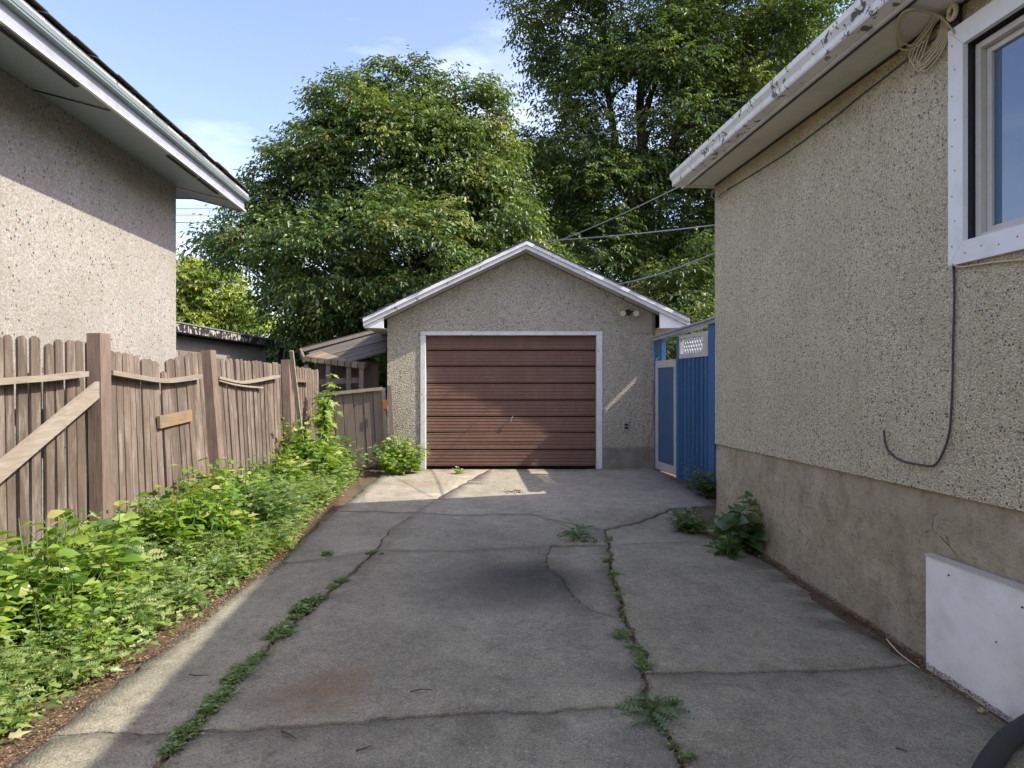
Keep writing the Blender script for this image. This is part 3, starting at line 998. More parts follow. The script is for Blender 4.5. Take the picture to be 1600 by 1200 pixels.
# overhead door: eight panels
seams = [2.20, gzp(547.2), gzp(572.4), gzp(599), gzp(625.4), gzp(651.4), gzp(676.4), gzp(703.6), 0.03]
door = link(bpy.data.objects.new('overhead_door', None), garage)
door.location = (0, GY + .09, 0)
for i in range(8):
    zt, zb = seams[i] - .008, seams[i + 1] + .007
    mb = MB()
    h = zt - zb
    prof = [(0.04, zt - .008), (0.004, zt), (-.010, zt - .012)]
    k = 4
    for j in range(k):
        a = zt - .02 - (h - .04) * j / k; b = zt - .02 - (h - .04) * (j + 1) / k
        prof += [(-.004, a - .003), (-.010, b + .007), (-.004, b)]
    prof += [(-.010, zb + .012), (0.004, zb), (0.04, zb + .008)]
    cols = []
    nx = 14
    for c in range(nx + 1):
        x = DXL + .004 + (DXR - DXL - .008) * c / nx
        bow = -.010 * math.sin(math.pi * c / nx) if i == 6 else 0
        zz = (.008 * math.sin(math.pi * c / nx * 1.0)) if i == 6 else 0
        cols.append([mb.bm.verts.new((x, y + bow * (1 if z > zb + .1 else .2), z + (zz if z > zt - .03 else 0))) for y, z in prof])
    for a, b in zip(cols, cols[1:]):
        for k2 in range(len(prof) - 1):
            mb.bm.faces.new([a[k2], b[k2], b[k2 + 1], a[k2 + 1]])
    p = mb.build('door_panel', M['door'], door)
mb = MB().box(DXL, DXR, .05, .06, 0, 2.2)
mb.build('door_backing', M['dark_hole'], door)
mb = MB(); hx = gx(799); hz = gzp(654)
mb.cyl((hx, -.005, hz), (hx, -.05, hz), .011, n=10)
mb.beam((hx - .012, -.055, hz - .055), (hx + .022, -.055, hz + .04), .012, .018, up=(0, 1, 0))
mb.build('door_handle', M['steel'], door)
# fixed patch board and outlet
mb = MB().box(gx(987), gx(1019), GY - .018, GY - .001, gzp(521), gzp(491), .003)
mb.build('wall_patch', M['patch'], garage)
mb = MB().box(gx(1020.5), GXR - .001, GY - .01, GY - .001, gzp(527), gzp(492), .002)
mb.build('wall_patch', M['greywood'], garage)

ol = thing('wall_outlet', 'small grey outdoor socket box on the garage wall right of the door', 'outlet', (gx(978), GY, gzp(666)))
MB().box(-.042, .042, -.03, -.001, -.06, .06, .004).build('box', M['steel'], ol)
MB().box(-.028, .028, -.038, -.031, .006, .044, .003).build('cover', M['darkmetal'], ol)
MB().box(-.028, .028, -.038, -.031, -.044, -.006, .003).build('cover', M['darkmetal'], ol)

fl = thing('floodlight', 'twin head security floodlight under the right slope of the garage roof', 'floodlight', (gx(981), GY, gzp(488)))
mb = MB().cyl((0, -.001, 0), (0, -.05, 0), .05, .045, 16); mb.build('mount', M['darkmetal'], fl)
for sx in (-1, 1):
    mb = MB()
    e = Vector((sx * .105, -.16, -.035))
    mb.tube([(sx * .02, -.04, 0), (sx * .07, -.09, .005), e + Vector((0, .06, .01))], .013, 8)
    mb.cyl(e + Vector((0, .08, .03)), e, .03, .052, 16)
    ar = mb.build('lamp_head', M['darkmetal'], fl)
    mb = MB().cyl(e + Vector((0, -.002, 0)), e + Vector((0, -.012, -.004)), .050, .046, 18)
    mb.build('lens', M['cream'], ar)

# ==================================================================== RIGHT HOUSE
house = thing('stucco_house', 'speckled beige stucco house with peeling white eave on the right', 'house')
Y1, Y0 = 7.0, -5.0
STZ, SOF = 0.75, 3.39
RX = 5.9     # ridge
def wslab(s0, s1, z0, z1, o0, o1, name, mat, parent=house, bev=0.0):
    mb = MB()
    mb.hexa([W(s0, o0, z0), W(s1, o0, z0), W(s1, o1, z0), W(s0, o1, z0)], [W(s0, o0, z1), W(s1, o0, z1), W(s1, o1, z1), W(s0, o1, z1)])
    if bev:
        bmesh.ops.bevel(mb.bm, geom=list(mb.bm.edges), offset=bev, segments=1, affect='EDGES')
    return mb.build(name, mat, parent)
# window hole limits along the wall
WB, WT = 2.085, 3.20
w_far, w_near = wallp(1502, 380).y, 2.05
wslab(Y0, Y1, STZ, WB, -.25, 0, 'wall', M['stucco_right'])
wslab(Y0, Y1, WT, SOF + .1, -.25, 0, 'wall', M['stucco_right'])
wslab(w_far, Y1, WB, WT, -.25, 0, 'wall', M['stucco_right'])
wslab(Y0, w_near, WB, WT, -.25, 0, 'wall', M['stucco_right'])
# foundation: gridded for an uneven face
mb = MB()
nx_, nz_ = 150, 16
vg = []
for i in range(nx_ + 1):
    s = Y0 + (Y1 - Y0) * i / nx_
    col = []
    for j in range(nz_ + 1):
        z = -0.62 + (STZ - .004 + .62) * j / nz_
        o = -.018 + .012 * mnoise.noise(Vector((s * 2.2, z * 3, 1))) + .006 * mnoise.noise(Vector((s * 9, z * 9, 2)))
        o += .03 * (1 - sstep(gz(2.2, s) + .0, gz(2.2, s) + .10, z + .03 * mnoise.noise(Vector((s * 3, 0, 7)))))
        if j == nz_: o = -.02
        col.append(mb.bm.verts.new(W(s, o, z)))
    vg.append(col)
for a, b in zip(vg, vg[1:]):
    for j in range(nz_):
        f = mb.bm.faces.new([a[j], a[j + 1], b[j + 1], b[j]]); f.smooth = True
for (s, z0) in ((Y1, 0),):
    c = vg[-1]; back = [mb.bm.verts.new(W(Y1, -.25, v.co.z)) for v in c]
    for j in range(nz_):
        mb.bm.faces.new([c[j], c[j + 1], back[j + 1], back[j]])
mb.build('foundation', M['parging'], house)
# far gable wall and roof
gable_n = W(Y1, 0, 0)
def roof_z(x): return 3.50 + 0.335 * (x - 1.62)
GB = Vector((-WS * 0 + 1, 0, 0))
bx = Vector((1, .0984, 0)).normalized()      # across the house, perpendicular to the wall
c0 = W(Y1, -.002, 0)
def HX(d, s=Y1, z=0.0):
    p = W(s, 0, 0) + bx * d
    return Vector((p.x, p.y, z))
Wd = 8.0
mb = MB()
mb.poly([HX(.252, Y1, -.3), HX(Wd, Y1, -.3), HX(Wd, Y1, 3.4), HX(Wd / 2, Y1, 4.72), HX(.252, Y1, 3.4)], -WD * .2)
mb.build('gable_wall', M['stucco_right'], house)
ovh = .30
rs = .335
for side in (0, 1):
    mb = MB()
    a, b = (-ovh - .02, Wd / 2) if side == 0 else (Wd + ovh, Wd / 2)
    za = 3.515
    zr = za + rs * (Wd / 2 + ovh)
    mb.hexa([HX(a, Y0, za), HX(b, Y0, zr), HX(b, Y1 + .12, zr), HX(a, Y1 + .12, za)], [HX(a, Y0, za + .05), HX(b, Y0, zr + .05), HX(b, Y1 + .12, zr + .05), HX(a, Y1 + .12, za + .05)])
    mb.build('roof', M['shingle'], house)
# soffit, fascia, gutter
wslab(Y0, Y1, SOF, SOF + .018, .002, ovh, 'soffit', M['soffit_r'])
wslab(Y1 - .004, Y1 + .02, SOF - .02, SOF + .12, -.0, ovh + .02, 'soffit_end', M['soffit_r'])
wslab(Y0, Y1 + .1, SOF - .012, SOF + .14, ovh + .002, ovh + .022, 'fascia', M['whiteworn'])
mb = MB()
prof = [(0, 0), (.085, .0), (.092, .012), (.092, .05), (.118, .085), (.118, .125), (.108, .128), (.106, .09), (.0, .09)]
mb.sweep(prof, [(W(s, ovh + .024, SOF + .008), WN, Vector((0, 0, 1))) for s in (Y0, 0, 2, 4, 6, Y1 + .1)])
gut = mb.build('gutter', M['whitepeel'], house)
# moulding strip at the soffit/wall corner and the soffit seams
wslab(Y0, Y1 - .05, SOF - .012, SOF - .002, .003, .02, 'soffit_edge_strip', M['darkmetal'])
wslab(Y0, Y1 - .05, SOF - .008, SOF - .001, ovh - .028, ovh - .012, 'soffit_edge_strip', M['cable_dark'])
# window: white casing boards
win = link(bpy.data.objects.new('window', None), house)
pO = wallp(1490, 412); pI = wallp(1504, 374)
sO = pO.y; cw = .105
zb_o, zt_o = 2.00, 3.275
s1 = sO; s0 = w_near - cw
def wpart(s0, s1, z0, z1, o0, o1, name, mat, parent=win, bev=.003):
    return wslab(s0, s1, z0, z1, o0, o1, name, mat, parent, bev)
mb = MB()
mb.hexa([W(s0, .003, zb_o), W(s1, .003, zb_o), W(s1, .032, zb_o), W(s0, .032, zb_o)], [W(s0 + cw, .003, zb_o + .115), W(s1 - cw, .003, zb_o + .115), W(s1 - cw, .032, zb_o + .115), W(s0 + cw, .032, zb_o + .115)])
mb.build('casing', M['white'], win)
mb = MB()
mb.hexa([W(s0 + cw, .003, zt_o - .115), W(s1 - cw, .003, zt_o - .115), W(s1 - cw, .032, zt_o - .115), W(s0 + cw, .032, zt_o - .115)], [W(s0, .003, zt_o), W(s1, .003, zt_o), W(s1, .032, zt_o), W(s0, .032, zt_o)])
mb.build('casing', M['white'], win)
g_ = .0015
for sa, sb in ((s1, s1 - cw), (s0, s0 + cw)):
    sg = -1 if sa > sb else 1
    mb = MB()
    mb.hexa([W(sa, .003, zb_o + g_), W(sb, .003, zb_o + .115 + g_), W(sb, .003, zt_o - .115 - g_), W(sa, .003, zt_o - g_)], [W(sa, .033, zb_o + g_), W(sb, .033, zb_o + .115 + g_), W(sb, .033, zt_o - .115 - g_), W(sa, .033, zt_o - g_)])
    mb.build('casing', M['white'], win)
i0, i1, j0, j1 = s0 + cw, s1 - cw, zb_o + .115, zt_o - .115
# reveal, frame, sash and pane
wpart(i1 - .004, i1 + .02, j0, j1, -.15, .001, 'reveal', M['darkmetal'], bev=0)
wpart(i0 - .02, i0 + .004, j0, j1, -.15, .001, 'reveal', M['darkmetal'], bev=0)
wpart(i0, i1, j1 - .004, j1 + .03, -.15, .001, 'reveal', M['dark_hole'], bev=0)
wpart(i0, i1, j0 - .02, j0 + .01, -.15, .001, 'sill', M['white'], bev=0)
fr = .034
for k, (a, b, c, d) in enumerate(((i1 - fr - .012, i1 - .012, j0 + .011, j1 - .012), (i0 + .012, i0 + fr + .012, j0 + .011, j1 - .012), (i0 + fr + .012, i1 - fr - .012, j0 + .011, j0 + fr), (i0 + fr + .012, i1 - fr - .012, j1 - fr - .012, j1 - .012))):
    wpart(a, b, c, d, -.085, -.028, 'window_frame', M['vinyl'])
q = fr + .014
midw = (i0 + i1) / 2
for (a, b) in ((midw + .01, i1 - q), (i0 + q, midw - .01)):
    f = .030
    sash = wpart(b - f, b, j0 + fr + .002, j1 - fr - .014, -.10, -.062, 'sash', M['vinyl'])
    for (a2, b2, c2, d2) in ((a, a + f, j0 + fr + .002, j1 - fr - .014), (a + f, b - f, j0 + fr + .002, j0 + fr + f), (a + f, b - f, j1 - fr - .014 - f, j1 - fr - .014)):
        wpart(a2, b2, c2, d2, -.10, -.063, 'sash_rail', M['vinyl'], sash)
    wpart(a + f, b - f, j0 + fr + f, j1 - fr - .014 - f, -.086, -.080, 'pane', M['glass'], sash, 0)
# nail heads on the casing
mb = MB()
for k in range(9):
    z = zb_o + .1 + k * .135
    p = W(s1 - .03 - .02 * (k % 2), .033, z); mb.cyl(p, p + WN * .002, .0045, n=6)
for k in range(8):
    p = W(s1 - .12 - k * .11, .032, zb_o + .05 + .015 * (k % 2)); mb.cyl(p, p + WN * .002, .0045, n=6)
mb.build('nail_heads', M['rust'], win)['kind'] = 'stuff'

# white panel leaning on the foundation
p0 = wallp(1445, 868, .045); p1 = wallp(1455, 1045, .06)
bs = p0.y
pan = thing('white_board', 'white rectangular board standing against the foundation below the window', 'board')
mb = MB()
zt, zb = p0.z, min(p1.z, gz(2.3, bs) - .0)
zb = -0.275
mb.hexa([W(bs - 1.3, .035, zb), W(bs - .015, .035, zb), W(bs - .015, .052, zb), W(bs - 1.3, .052, zb)], [W(bs - 1.3, .025, zt), W(bs, .025, zt), W(bs, .042, zt), W(bs - 1.3, .042, zt)])
mb.build('panel', M['board'], pan)
mb = MB()
mb.hexa([W(bs - 1.3, .0, zt + .002), W(bs + .005, .0, zt + .002), W(bs + .005, .048, zt + .002), W(bs - 1.3, .048, zt + .002)], [W(bs - 1.3, .0, zt + .014), W(bs + .005, .0, zt + .014), W(bs + .005, .048, zt + .014), W(bs - 1.3, .048, zt + .014)])
mb.build('top_strip', M['palewood'], pan)
for sx, z in ((bs - .18, zt - .06), (bs - .5, zt - .3), (bs - .65, zt - .08)):
    p = W(sx, .040, z); MB().cyl(p, p + WN * .009, .005, n=6).build('screw', M['darkmetal'], pan)

# cables on the wall
def cable(name, label, pts, r, mat, n=8, cat='cable', group=None):
    o = MB().tube(smooth_pts(pts, n), r, 6).build(name, mat)
    return tag(o, label, cat, group)
wp = lambda x, y, o=.012: wallp(x, y, o)
dc = thing('wall_cable', 'dark cable hanging from the window corner and hooking up at its loose end', 'cable')
MB().tube(smooth_pts([wp(1490, 415), wp(1491, 470), wp(1489, 540), wp(1488, 600), wp(1485, 660), wp(1481, 685), wp(1472, 710), wp(1459, 727), wp(1436, 726), wp(1410, 720), wp(1393, 710), wp(1384, 695), wp(1381, 672, .02)], 8), .0062, 7).build('cord', M['cable_dark'], dc)
for x, y in ((1484, 667), (1436, 727), (1381, 678)):
    p = wp(x, y, .0); MB().beam(p - Vector((0, 0, .006)), p + Vector((0, 0, .006)), .018, .03, up=WN).build('clip', M['cream'], dc)
cable('window_cable', 'cream cable running under the window casing', [wp(1488, 412, .03), wp(1500, 417, .02), wp(1525, 414, .015), wp(1560, 409, .015), wp(1620, 404, .015), wp(1700, 398, .015)], .006, M['cable_light'])
ec = [wp(1122, 309, .02)]
for px, py in ((1132, 299), (1170, 276), (1230, 238), (1300, 186), (1340, 153), (1380, 122), (1428, 84), (1470, 52), (1492, 30)):
    ec.append(wp(px, py, .01))
cable('eave_cable', 'thin dark cable clipped along the stucco just below the right eave', ec, .005, M['cable_dark'])
cable('drop_cable', 'short looped cable end at the far corner of the speckled house', [wp(1136, 276, .02), wp(1137, 292, .03), wp(1128, 305, .02), wp(1118, 312, .03), wp(1112, 306, .07), wp(1116, 296, .06), wp(1110, 303, .09)], .005, M['cable_grey'])
# coil of cable
coil = thing('cable_coil', 'coil of cream cable hanging from the eave beside the window', 'cable')
def wps(px, py, o=.03):
    while o < .3 and wallp(px, py, o).z > SOF - .02: o += .004
    return wallp(px, py, o)
mb = MB()
path = [wps(1492, 54, .03), wps(1480, 36, .05), wps(1462, 24, .06), wps(1430, 17, .06), wps(1412, 28, .06), wps(1405, 45, .05), wps(1409, 64, .05), wps(1425, 71, .04), wps(1443, 58, .04), wps(1458, 35, .04), wps(1466, 24, .05)]
mb.tube(smooth_pts(path, 7), .0055, 6)
path = [wps(1492, 52, .035), wps(1476, 30, .05), wps(1456, 20, .05), wps(1424, 14, .05), wps(1406, 26, .05), wps(1402, 52, .04), wps(1404, 74, .03), wps(1424, 77, .03), wps(1444, 64, .03)]
mb.tube(smooth_pts(path, 7), .0055, 6)
mb.build('large_loop', M['cable_light'], coil)
mb = MB()
for k in range(6):
    dx = k * 3.6 - 10; dy = (k * 37 % 11) - 5
    path = [wps(1466 + dx * .4, 25 + dy * .4), wps(1452 + dx * .5, 45), wps(1438 + dx * .9, 72 + dy), wps(1430 + dx * .9, 96 + dy * 1.3), wps(1438 + dx * .8, 107 + dy), wps(1452 + dx, 94 + dy), wps(1468 + dx, 72), wps(1476 + dx * .7, 48), wps(1476 + dx * .5, 30 + dy * .4), wps(1466 + dx * .4, 24)]
    mb.tube(smooth_pts(path, 6), .005, 6)
mb.build('small_loops', M['cable_light'], coil)
ins = thing('insulator', 'round cream insulator on a dark bracket below the right eave', 'insulator')
p = wp(1488, 19, .05)
mb = MB()
pts = [p + Vector((0, 1, 0)) * math.cos(a) * .03 + Vector((0, 0, 1)) * math.sin(a) * .036 for a in [2 * math.pi * k / 16 for k in range(17)]]
mb.tube(pts, .013, 8); mb.build('ring', M['cream'], ins)
mb = MB().beam(wp(1497, 60, .02), wp(1497, -5, .02), .03, .02, up=WN); mb.build('bracket', M['darkmetal'], ins)

# dark rubber hose at the lower right
hp = [gp(1700, 1090), gp(1655, 1118), gp(1600, 1153), gp(1565, 1183), gp(1532, 1240), gp(1500, 1330), gp(1500, 1500)]
hp = [p + Vector((0, 0, .045)) for p in hp]
hp[0].z += .03
ho = thing('drain_hose', 'thick dark rubber hose lying on the concrete below the white board', 'hose')
MB().tube(smooth_pts(hp, 8), .045, 16).build('hose_body', M['rubber'], ho)

# ==================================================================== LEFT HOUSE
LX, LS = -3.326, -0.0656
LN = Vector((1, -LS, 0)).normalized()        # outward (towards the drive)
LD = Vector((LS, 1, 0)).normalized()
def LW(s, off, z):
    p = Vector((LX + LS * s, s, 0)) + LN * off
    return Vector((p.x, p.y, z))
lh = thing('neighbour_house', 'cream stucco house with blue grey soffit behind the brown fence', 'house')
def lslab(s0, s1, z0, z1, o0, o1, name, mat, zo1=None, parent=lh):
    """zo1: extra height change at the outer side"""
    e = zo1 or 0
    mb = MB()
    mb.hexa([LW(s0, o0, z0), LW(s1, o0, z0), LW(s1, o1, z0 + e), LW(s0, o1, z0 + e)], [LW(s0, o0, z1), LW(s1, o0, z1), LW(s1, o1, z1 + e), LW(s0, o1, z1 + e)])
    return mb.build(name, mat, parent)
LY = 7.8
lslab(-5, LY, -.3, 3.75, -.25, 0, 'wall', M['stucco_left'])
lslab(LY - .25, LY, -.3, 3.75, -7, -.253, 'end_wall', M['stucco_left'])
LE = 8.26
lo = .60
lslab(-5, LY, 3.61, 3.625, .002, lo, 'soffit', M['soffit_l'], -.145)
lslab(LY + .003, LE, 3.608, 3.623, .002, lo, 'soffit', M['soffit_l'], -.145)
lslab(LY + .003, LE, 3.608, 3.623, -7, .0, 'soffit', M['soffit_l'])
lslab(LY - .02, LY + .006, 3.600, 3.606, .01, lo - .02, 'soffit_seam', M['palewood'], -.143)
lslab(5.2, 5.215, 3.600, 3.606, .01, lo - .02, 'soffit_seam', M['darkmetal'], -.143)
# fascia: thin bright lip at the bottom, tall board, drip edge, shingles
lslab(-5, LE + .02, 3.462, 3.476, lo + .001, lo + .028, 'fascia_lip', M['white'])
lslab(-5, LE, 3.477, 3.60, lo + .001, lo + .014, 'fascia', M['bluegrey'])
lslab(-5, LE + .02, 3.585, 3.60, lo + .015, lo + .062, 'drip_edge', M['driptrim'])
lslab(-5, LE + .03, 3.602, 3.640, lo + .001, lo + .066, 'drip_edge', M['driptrim'])
lslab(-5, LE + .03, 3.643, 3.667, lo + .001, lo + .058, 'drip_edge', M['whiteworn'])
lslab(LE + .001, LE + .02, 3.598, 3.72, .002, lo, 'end_fascia', M['soffit_l'], -.145)
lslab(LE + .001, LE + .02, 3.598, 3.72, -7, 0, 'end_fascia', M['soffit_l'])
mb = MB()
ed = 3.67; sl = .30
mb.hexa([LW(-5, lo + .05, ed), LW(LE + .05, lo + .05, ed), LW(LE + .05, -3.4, ed + sl * (3.4 + lo)), LW(-5, -3.4, ed + sl * (3.4 + lo))], [LW(-5, lo + .05, ed + .012), LW(LE + .05, lo + .05, ed + .012), LW(LE + .05, -3.4, ed + sl * (3.4 + lo) + .03), LW(-5, -3.4, ed + sl * (3.4 + lo) + .03)])
mb.build('roof', M['shingle'], lh)
mb = MB()
s = -5.0
while s < LE:
    w = random.uniform(.26, .34)
    t = random.uniform(.006, .012)
    lift = random.uniform(0, .010)
    o = lo + .055 + random.uniform(0, .012) + .03
    mb.hexa([LW(s, o, ed + .013 + lift), LW(min(LE + .05, s + w - .008), o, ed + .013 + lift), LW(min(LE + .05, s + w - .008), o - .14, ed + .055), LW(s, o - .14, ed + .055)],
            [LW(s, o, ed + .013 + lift + t), LW(min(LE + .05, s + w - .008), o, ed + .013 + lift + t), LW(min(LE + .05, s + w - .008), o - .14, ed + .055 + t), LW(s, o - .14, ed + .055 + t)])
    s += w
mb.build('edge_shingles', M['shingle'], lh)['kind'] = 'stuff'
# narrow dark vent slots along the lip
for a, b in ((1.0, 1.55), (2.05, 2.65), (3.35, 3.85), (3.95, 4.75), (6.2, 6.85), (6.9, 7.45)):
    lslab(a, b, 3.440, 3.449, lo - .028, lo + .004, 'soffit_vent', M['dark_hole'])

# ==================================================================== BROWN PICKET FENCE
FX = lambda y: -3.31 + .072 * (y - 5.5) if y > 4.4 else -3.31 + .072 * (y - 5.5)
FDIR = Vector((.072, 1, 0)).normalized()
FANG = math.atan2(.072, 1)
def interp(y, tab):
    if y <= tab[0][0]: return tab[0][1]
    for (a, va), (b, vb) in zip(tab, tab[1:]):
        if y <= b:
            return va + (vb - va) * (y - a) / (b - a)
    return tab[-1][1]
def fy(px):     # Y on the fence line for a pixel column
    return 3.706 / ((800 - px) / F + .072)
def topz(px, py): y = fy(px); return (y, CZ + (600 - py) * y / F)
TOP = [(1.5, 1.66), topz(0, 526), topz(40, 524), topz(120, 530), topz(131, 533)]
TOP2 = [topz(168, 545), topz(215, 552), topz(255, 562), topz(275, 564), topz(300, 556), topz(322, 549)]
TOP3 = [topz(352, 557), topz(395, 562), topz(436, 566), topz(470, 572), topz(500, 578)]
LEAN = [(1.5, .0), (5.4, .035), (6.4, .10), (7.4, .155), (8.3, .11), (9.3, .07), (10.6, .05)]
fence = thing('picket_fence', 'weathered brown stained picket fence with sagging grey rails along the left side', 'fence')
# six picket shapes, unit height scaled per picket
pmeshes = []
for k in range(7):
    w = [.078, .084, .075, .086, .080, .072, .082][k]
    mb = MB()
    r_ = .022 + .006 * (k % 3)
    pr = [(-w / 2, 0), (w / 2, 0), (w / 2 + random.uniform(-.002, .002), .5), (w / 2, 1 - r_ * .7), (w / 2 - .014, 1 - .006), (random.uniform(-.008, .008), 1.0), (-w / 2 + .012, 1 - .007), (-w / 2, 1 - r_ * .6), (-w / 2 + random.uniform(-.002, .002), .5)]
    a = [mb.bm.verts.new((-.009, x, z)) for x, z in pr]
    b = [mb.bm.verts.new((.009, x, z)) for x, z in pr]
    mb.bm.faces.new(a); mb.bm.faces.new(b[::-1])
    for i in range(len(pr)):
        j = (i + 1) % len(pr)
        mb.bm.faces.new([a[i], b[i], b[j], a[j]])
    pmeshes.append(mb.mesh('picket', M['picket']))
y = 1.9
rr = random.Random(4)
gap_at = [fy(76), fy(272)]
posts = [(fy(152), 1.762, .035), (7.38, 1.722, .155), (9.28, 1.69, .07), (3.0, 1.70, .02)]
while y < 10.55:
    if any(abs(y - p[0]) < .02 for p in posts):
        pass
    tab = TOP if y < posts[0][0] else (TOP2 if y < 7.4 else TOP3)
    zt = interp(y, tab) + rr.uniform(-.012, .012)
    if abs(y - gap_at[0]) < .04 or abs(y - gap_at[1]) < .05:
        zt -= .11 if abs(y - gap_at[1]) < .05 else .05
        y += .035
    zb = gz(FX(y), y) + .02 + rr.uniform(-.02, .02)
    o = bpy.data.objects.new('picket', pmeshes[rr.randrange(7)])
    lean = interp(y, LEAN)
    o.location = (FX(y) - .03 + rr.uniform(-.004, .004), y, zb)
    o.scale = (1, 1, zt - zb)
    o.rotation_euler = (rr.uniform(-.010, .010) + (.02 if 6.6 < y < 8 else 0), -math.atan2(lean * .8, 1.7), -FANG + rr.uniform(-.05, .05))
    link(o, fence)
    y += rr.uniform(.088, .101) if y > 5.4 else rr.uniform(.094, .112)
for (py_, zt, ln) in posts:
    mb = MB()
    b = Vector((FX(py_) + .045, py_, gz(-3.2, py_) - .2)); t = Vector((FX(py_) + .045 - ln, py_, zt))
    mb.beam(b, t, .14, .108, up=(1, 0, 0), bev=.006)
    mb.build('fence_post', M['post'], fence)
def onf(px, py, off=.01):
    yy = fy(px)
    return Vector((FX(yy) + off - interp(yy, LEAN) * .8, yy, CZ + (600 - py) * yy / F))
def rail(px_list, name='rail', w=.085, h=.04, mat='rail', off=.025, seg=1):
    pts = [onf(px, py, off) for px, py in px_list]
    sp = smooth_pts(pts, 4)
    mb = MB()
    prof = [(-w / 2, -h / 2), (w / 2, -h / 2), (w / 2, h / 2), (-w / 2, h / 2)]
    mb.sweep(prof, [(p, Vector((1, 0, 0)), Vector((0, 0, 1))) for p in sp])
    o = mb.build(name, M[mat], fence)
    return o
rail([(-160, 606), (-60, 601), (0, 596), (80, 590), (131, 584)])
rail([(172, 582), (215, 589), (262, 595), (300, 592), (324, 588)])
rail([(351, 590), (380, 597), (400, 596), (438, 588)], h=.03)
rail([(352, 594), (380, 602), (415, 606)], h=.02, w=.06)
rail([(456, 594), (484, 596)], mat='post')
# lower rail mostly behind the weeds
# diagonal brace
mb = MB()
a = onf(150, 603, .075); b = onf(-60, 775, .075)
mb.beam(a, b, .038, .115, up=(0, .0, 1), bev=.004)
mb.build('brace', M['rail'], fence)
# nailed scrap board
mb = MB(); a = onf(255, 660, .035); b = onf(309, 649, .035)
mb.beam(a, b, .03, .115, up=(0, 0, 1), bev=.003); mb.build('nailed_board', M['tanwood'], fence)
# pale lath in front of third post
lt = MB().beam(onf(447, 548, .13), onf(463, 705, .15), .035, .05, up=(1, 0, 0), bev=.003).build('wooden_lath', M['rail'])
tag(lt, 'pale upright wooden lath leaning on the fence beside the third post', 'lath')

# ==================================================================== GATE beside the garage
gate = thing('wooden_gate', 'grey weathered board gate leaning beside the left corner of the garage', 'gate')
GTY = 10.72
def gq(px, py, y=GTY): return at(px, py, y)
# boards: top px pairs
tops = [(505, 618), (521, 616), (535, 615), (550.5, 613.5), (566.5, 612), (582, 610.5), (597, 609)]
bots = [(512, 745), (527, 742), (542, 740), (560, 736.5), (575, 735), (588, 733), (602, 731)]
for i in range(6):
    mb = MB()
    a, b = tops[i], tops[i + 1]; c, d = bots[i], bots[i + 1]
    g = .9
    dy = random.uniform(-.006, .006)
    q = [gq(a[0] + g, a[1]), gq(b[0] - g * .3, b[1]), gq(d[0] - g * .3, d[1]), gq(c[0] + g, c[1])]
    q = [p + Vector((0, dy, 0)) for p in q]
    mb.poly(q, (0, .02, 0)); mb.build('board', M['greywood'], gate)
MB().beam(gq(503, 616.5, GTY - .03), gq(597, 607, GTY - .03), .04, .05, bev=.003).build('top_rail', M['rail'], gate)
MB().beam(gq(545, 738, GTY - .03), gq(601, 720, GTY - .03), .03, .06, bev=.003).build('bottom_rail', M['greywood'], gate)
MB().beam(gq(599.5, 606, GTY - .03), gq(606, 731, GTY - .03), .04, .045, up=(1, 0, 0), bev=.003).build('stile', M['rail'], gate)
MB().beam(gq(608.5, 602, GTY - .05), gq(615, 728, GTY - .05), .04, .065, up=(1, 0, 0), bev=.003).build('hinge_board', M['greywood'], gate)
MB().box(gx(602.5), gx(609), GTY - .085, GTY - .075, gzp(638), gzp(625), .002).build('hinge', M['rust'], gate)
MB().box(gx(557), gx(559), GTY - .01, GTY - .0, gzp(635), gzp(633)).build('knot', M['dark_hole'], gate)

# ==================================================================== LEAN-TO beside the garage
lean = thing('lean_to', 'dilapidated grey plank lean-to roof against the left side of the garage', 'lean-to')
A, B = at(470, 547, 12.4), at(606, 511, 12.4)
C_, D_ = at(520, 572, 11.25), at(603, 549, 11.25)
npk = 7
for i in range(npk):
    a0, a1 = i / npk + .006, (i + 1) / npk - .006
    mb = MB()
    q = [A.lerp(C_, a0), B.lerp(D_, a0), B.lerp(D_, a1), A.lerp(C_, a1)]
    k = random.uniform(-.01, .02)
    q = [p + Vector((0, 0, k)) for p in q]
    q[0].x += random.uniform(-.06, .06); q[3].x = q[0].x + (C_.x - A.x) / npk
    mb.poly(q, (0, .01, -.022)); mb.build('roof_plank', M['greyplank'], lean)
MB().beam(A + Vector((-.02, .02, -.02)), B + Vector((0, .02, -.02)), .03, .11).build('fascia_board', M['greyplank'], lean)
MB().beam(at(475, 562, 11.9), at(470, 547, 12.4) + Vector((0, 0, -.02)), .04, .1).build('rafter', M['greywood'], lean)
for px in (590, 598):
    MB().beam(at(px, 510, 12.2), at(px + 1, 525, 12.2), .05, .05, up=(1, 0, 0)).build('rafter_block', M['tanwood'], lean)
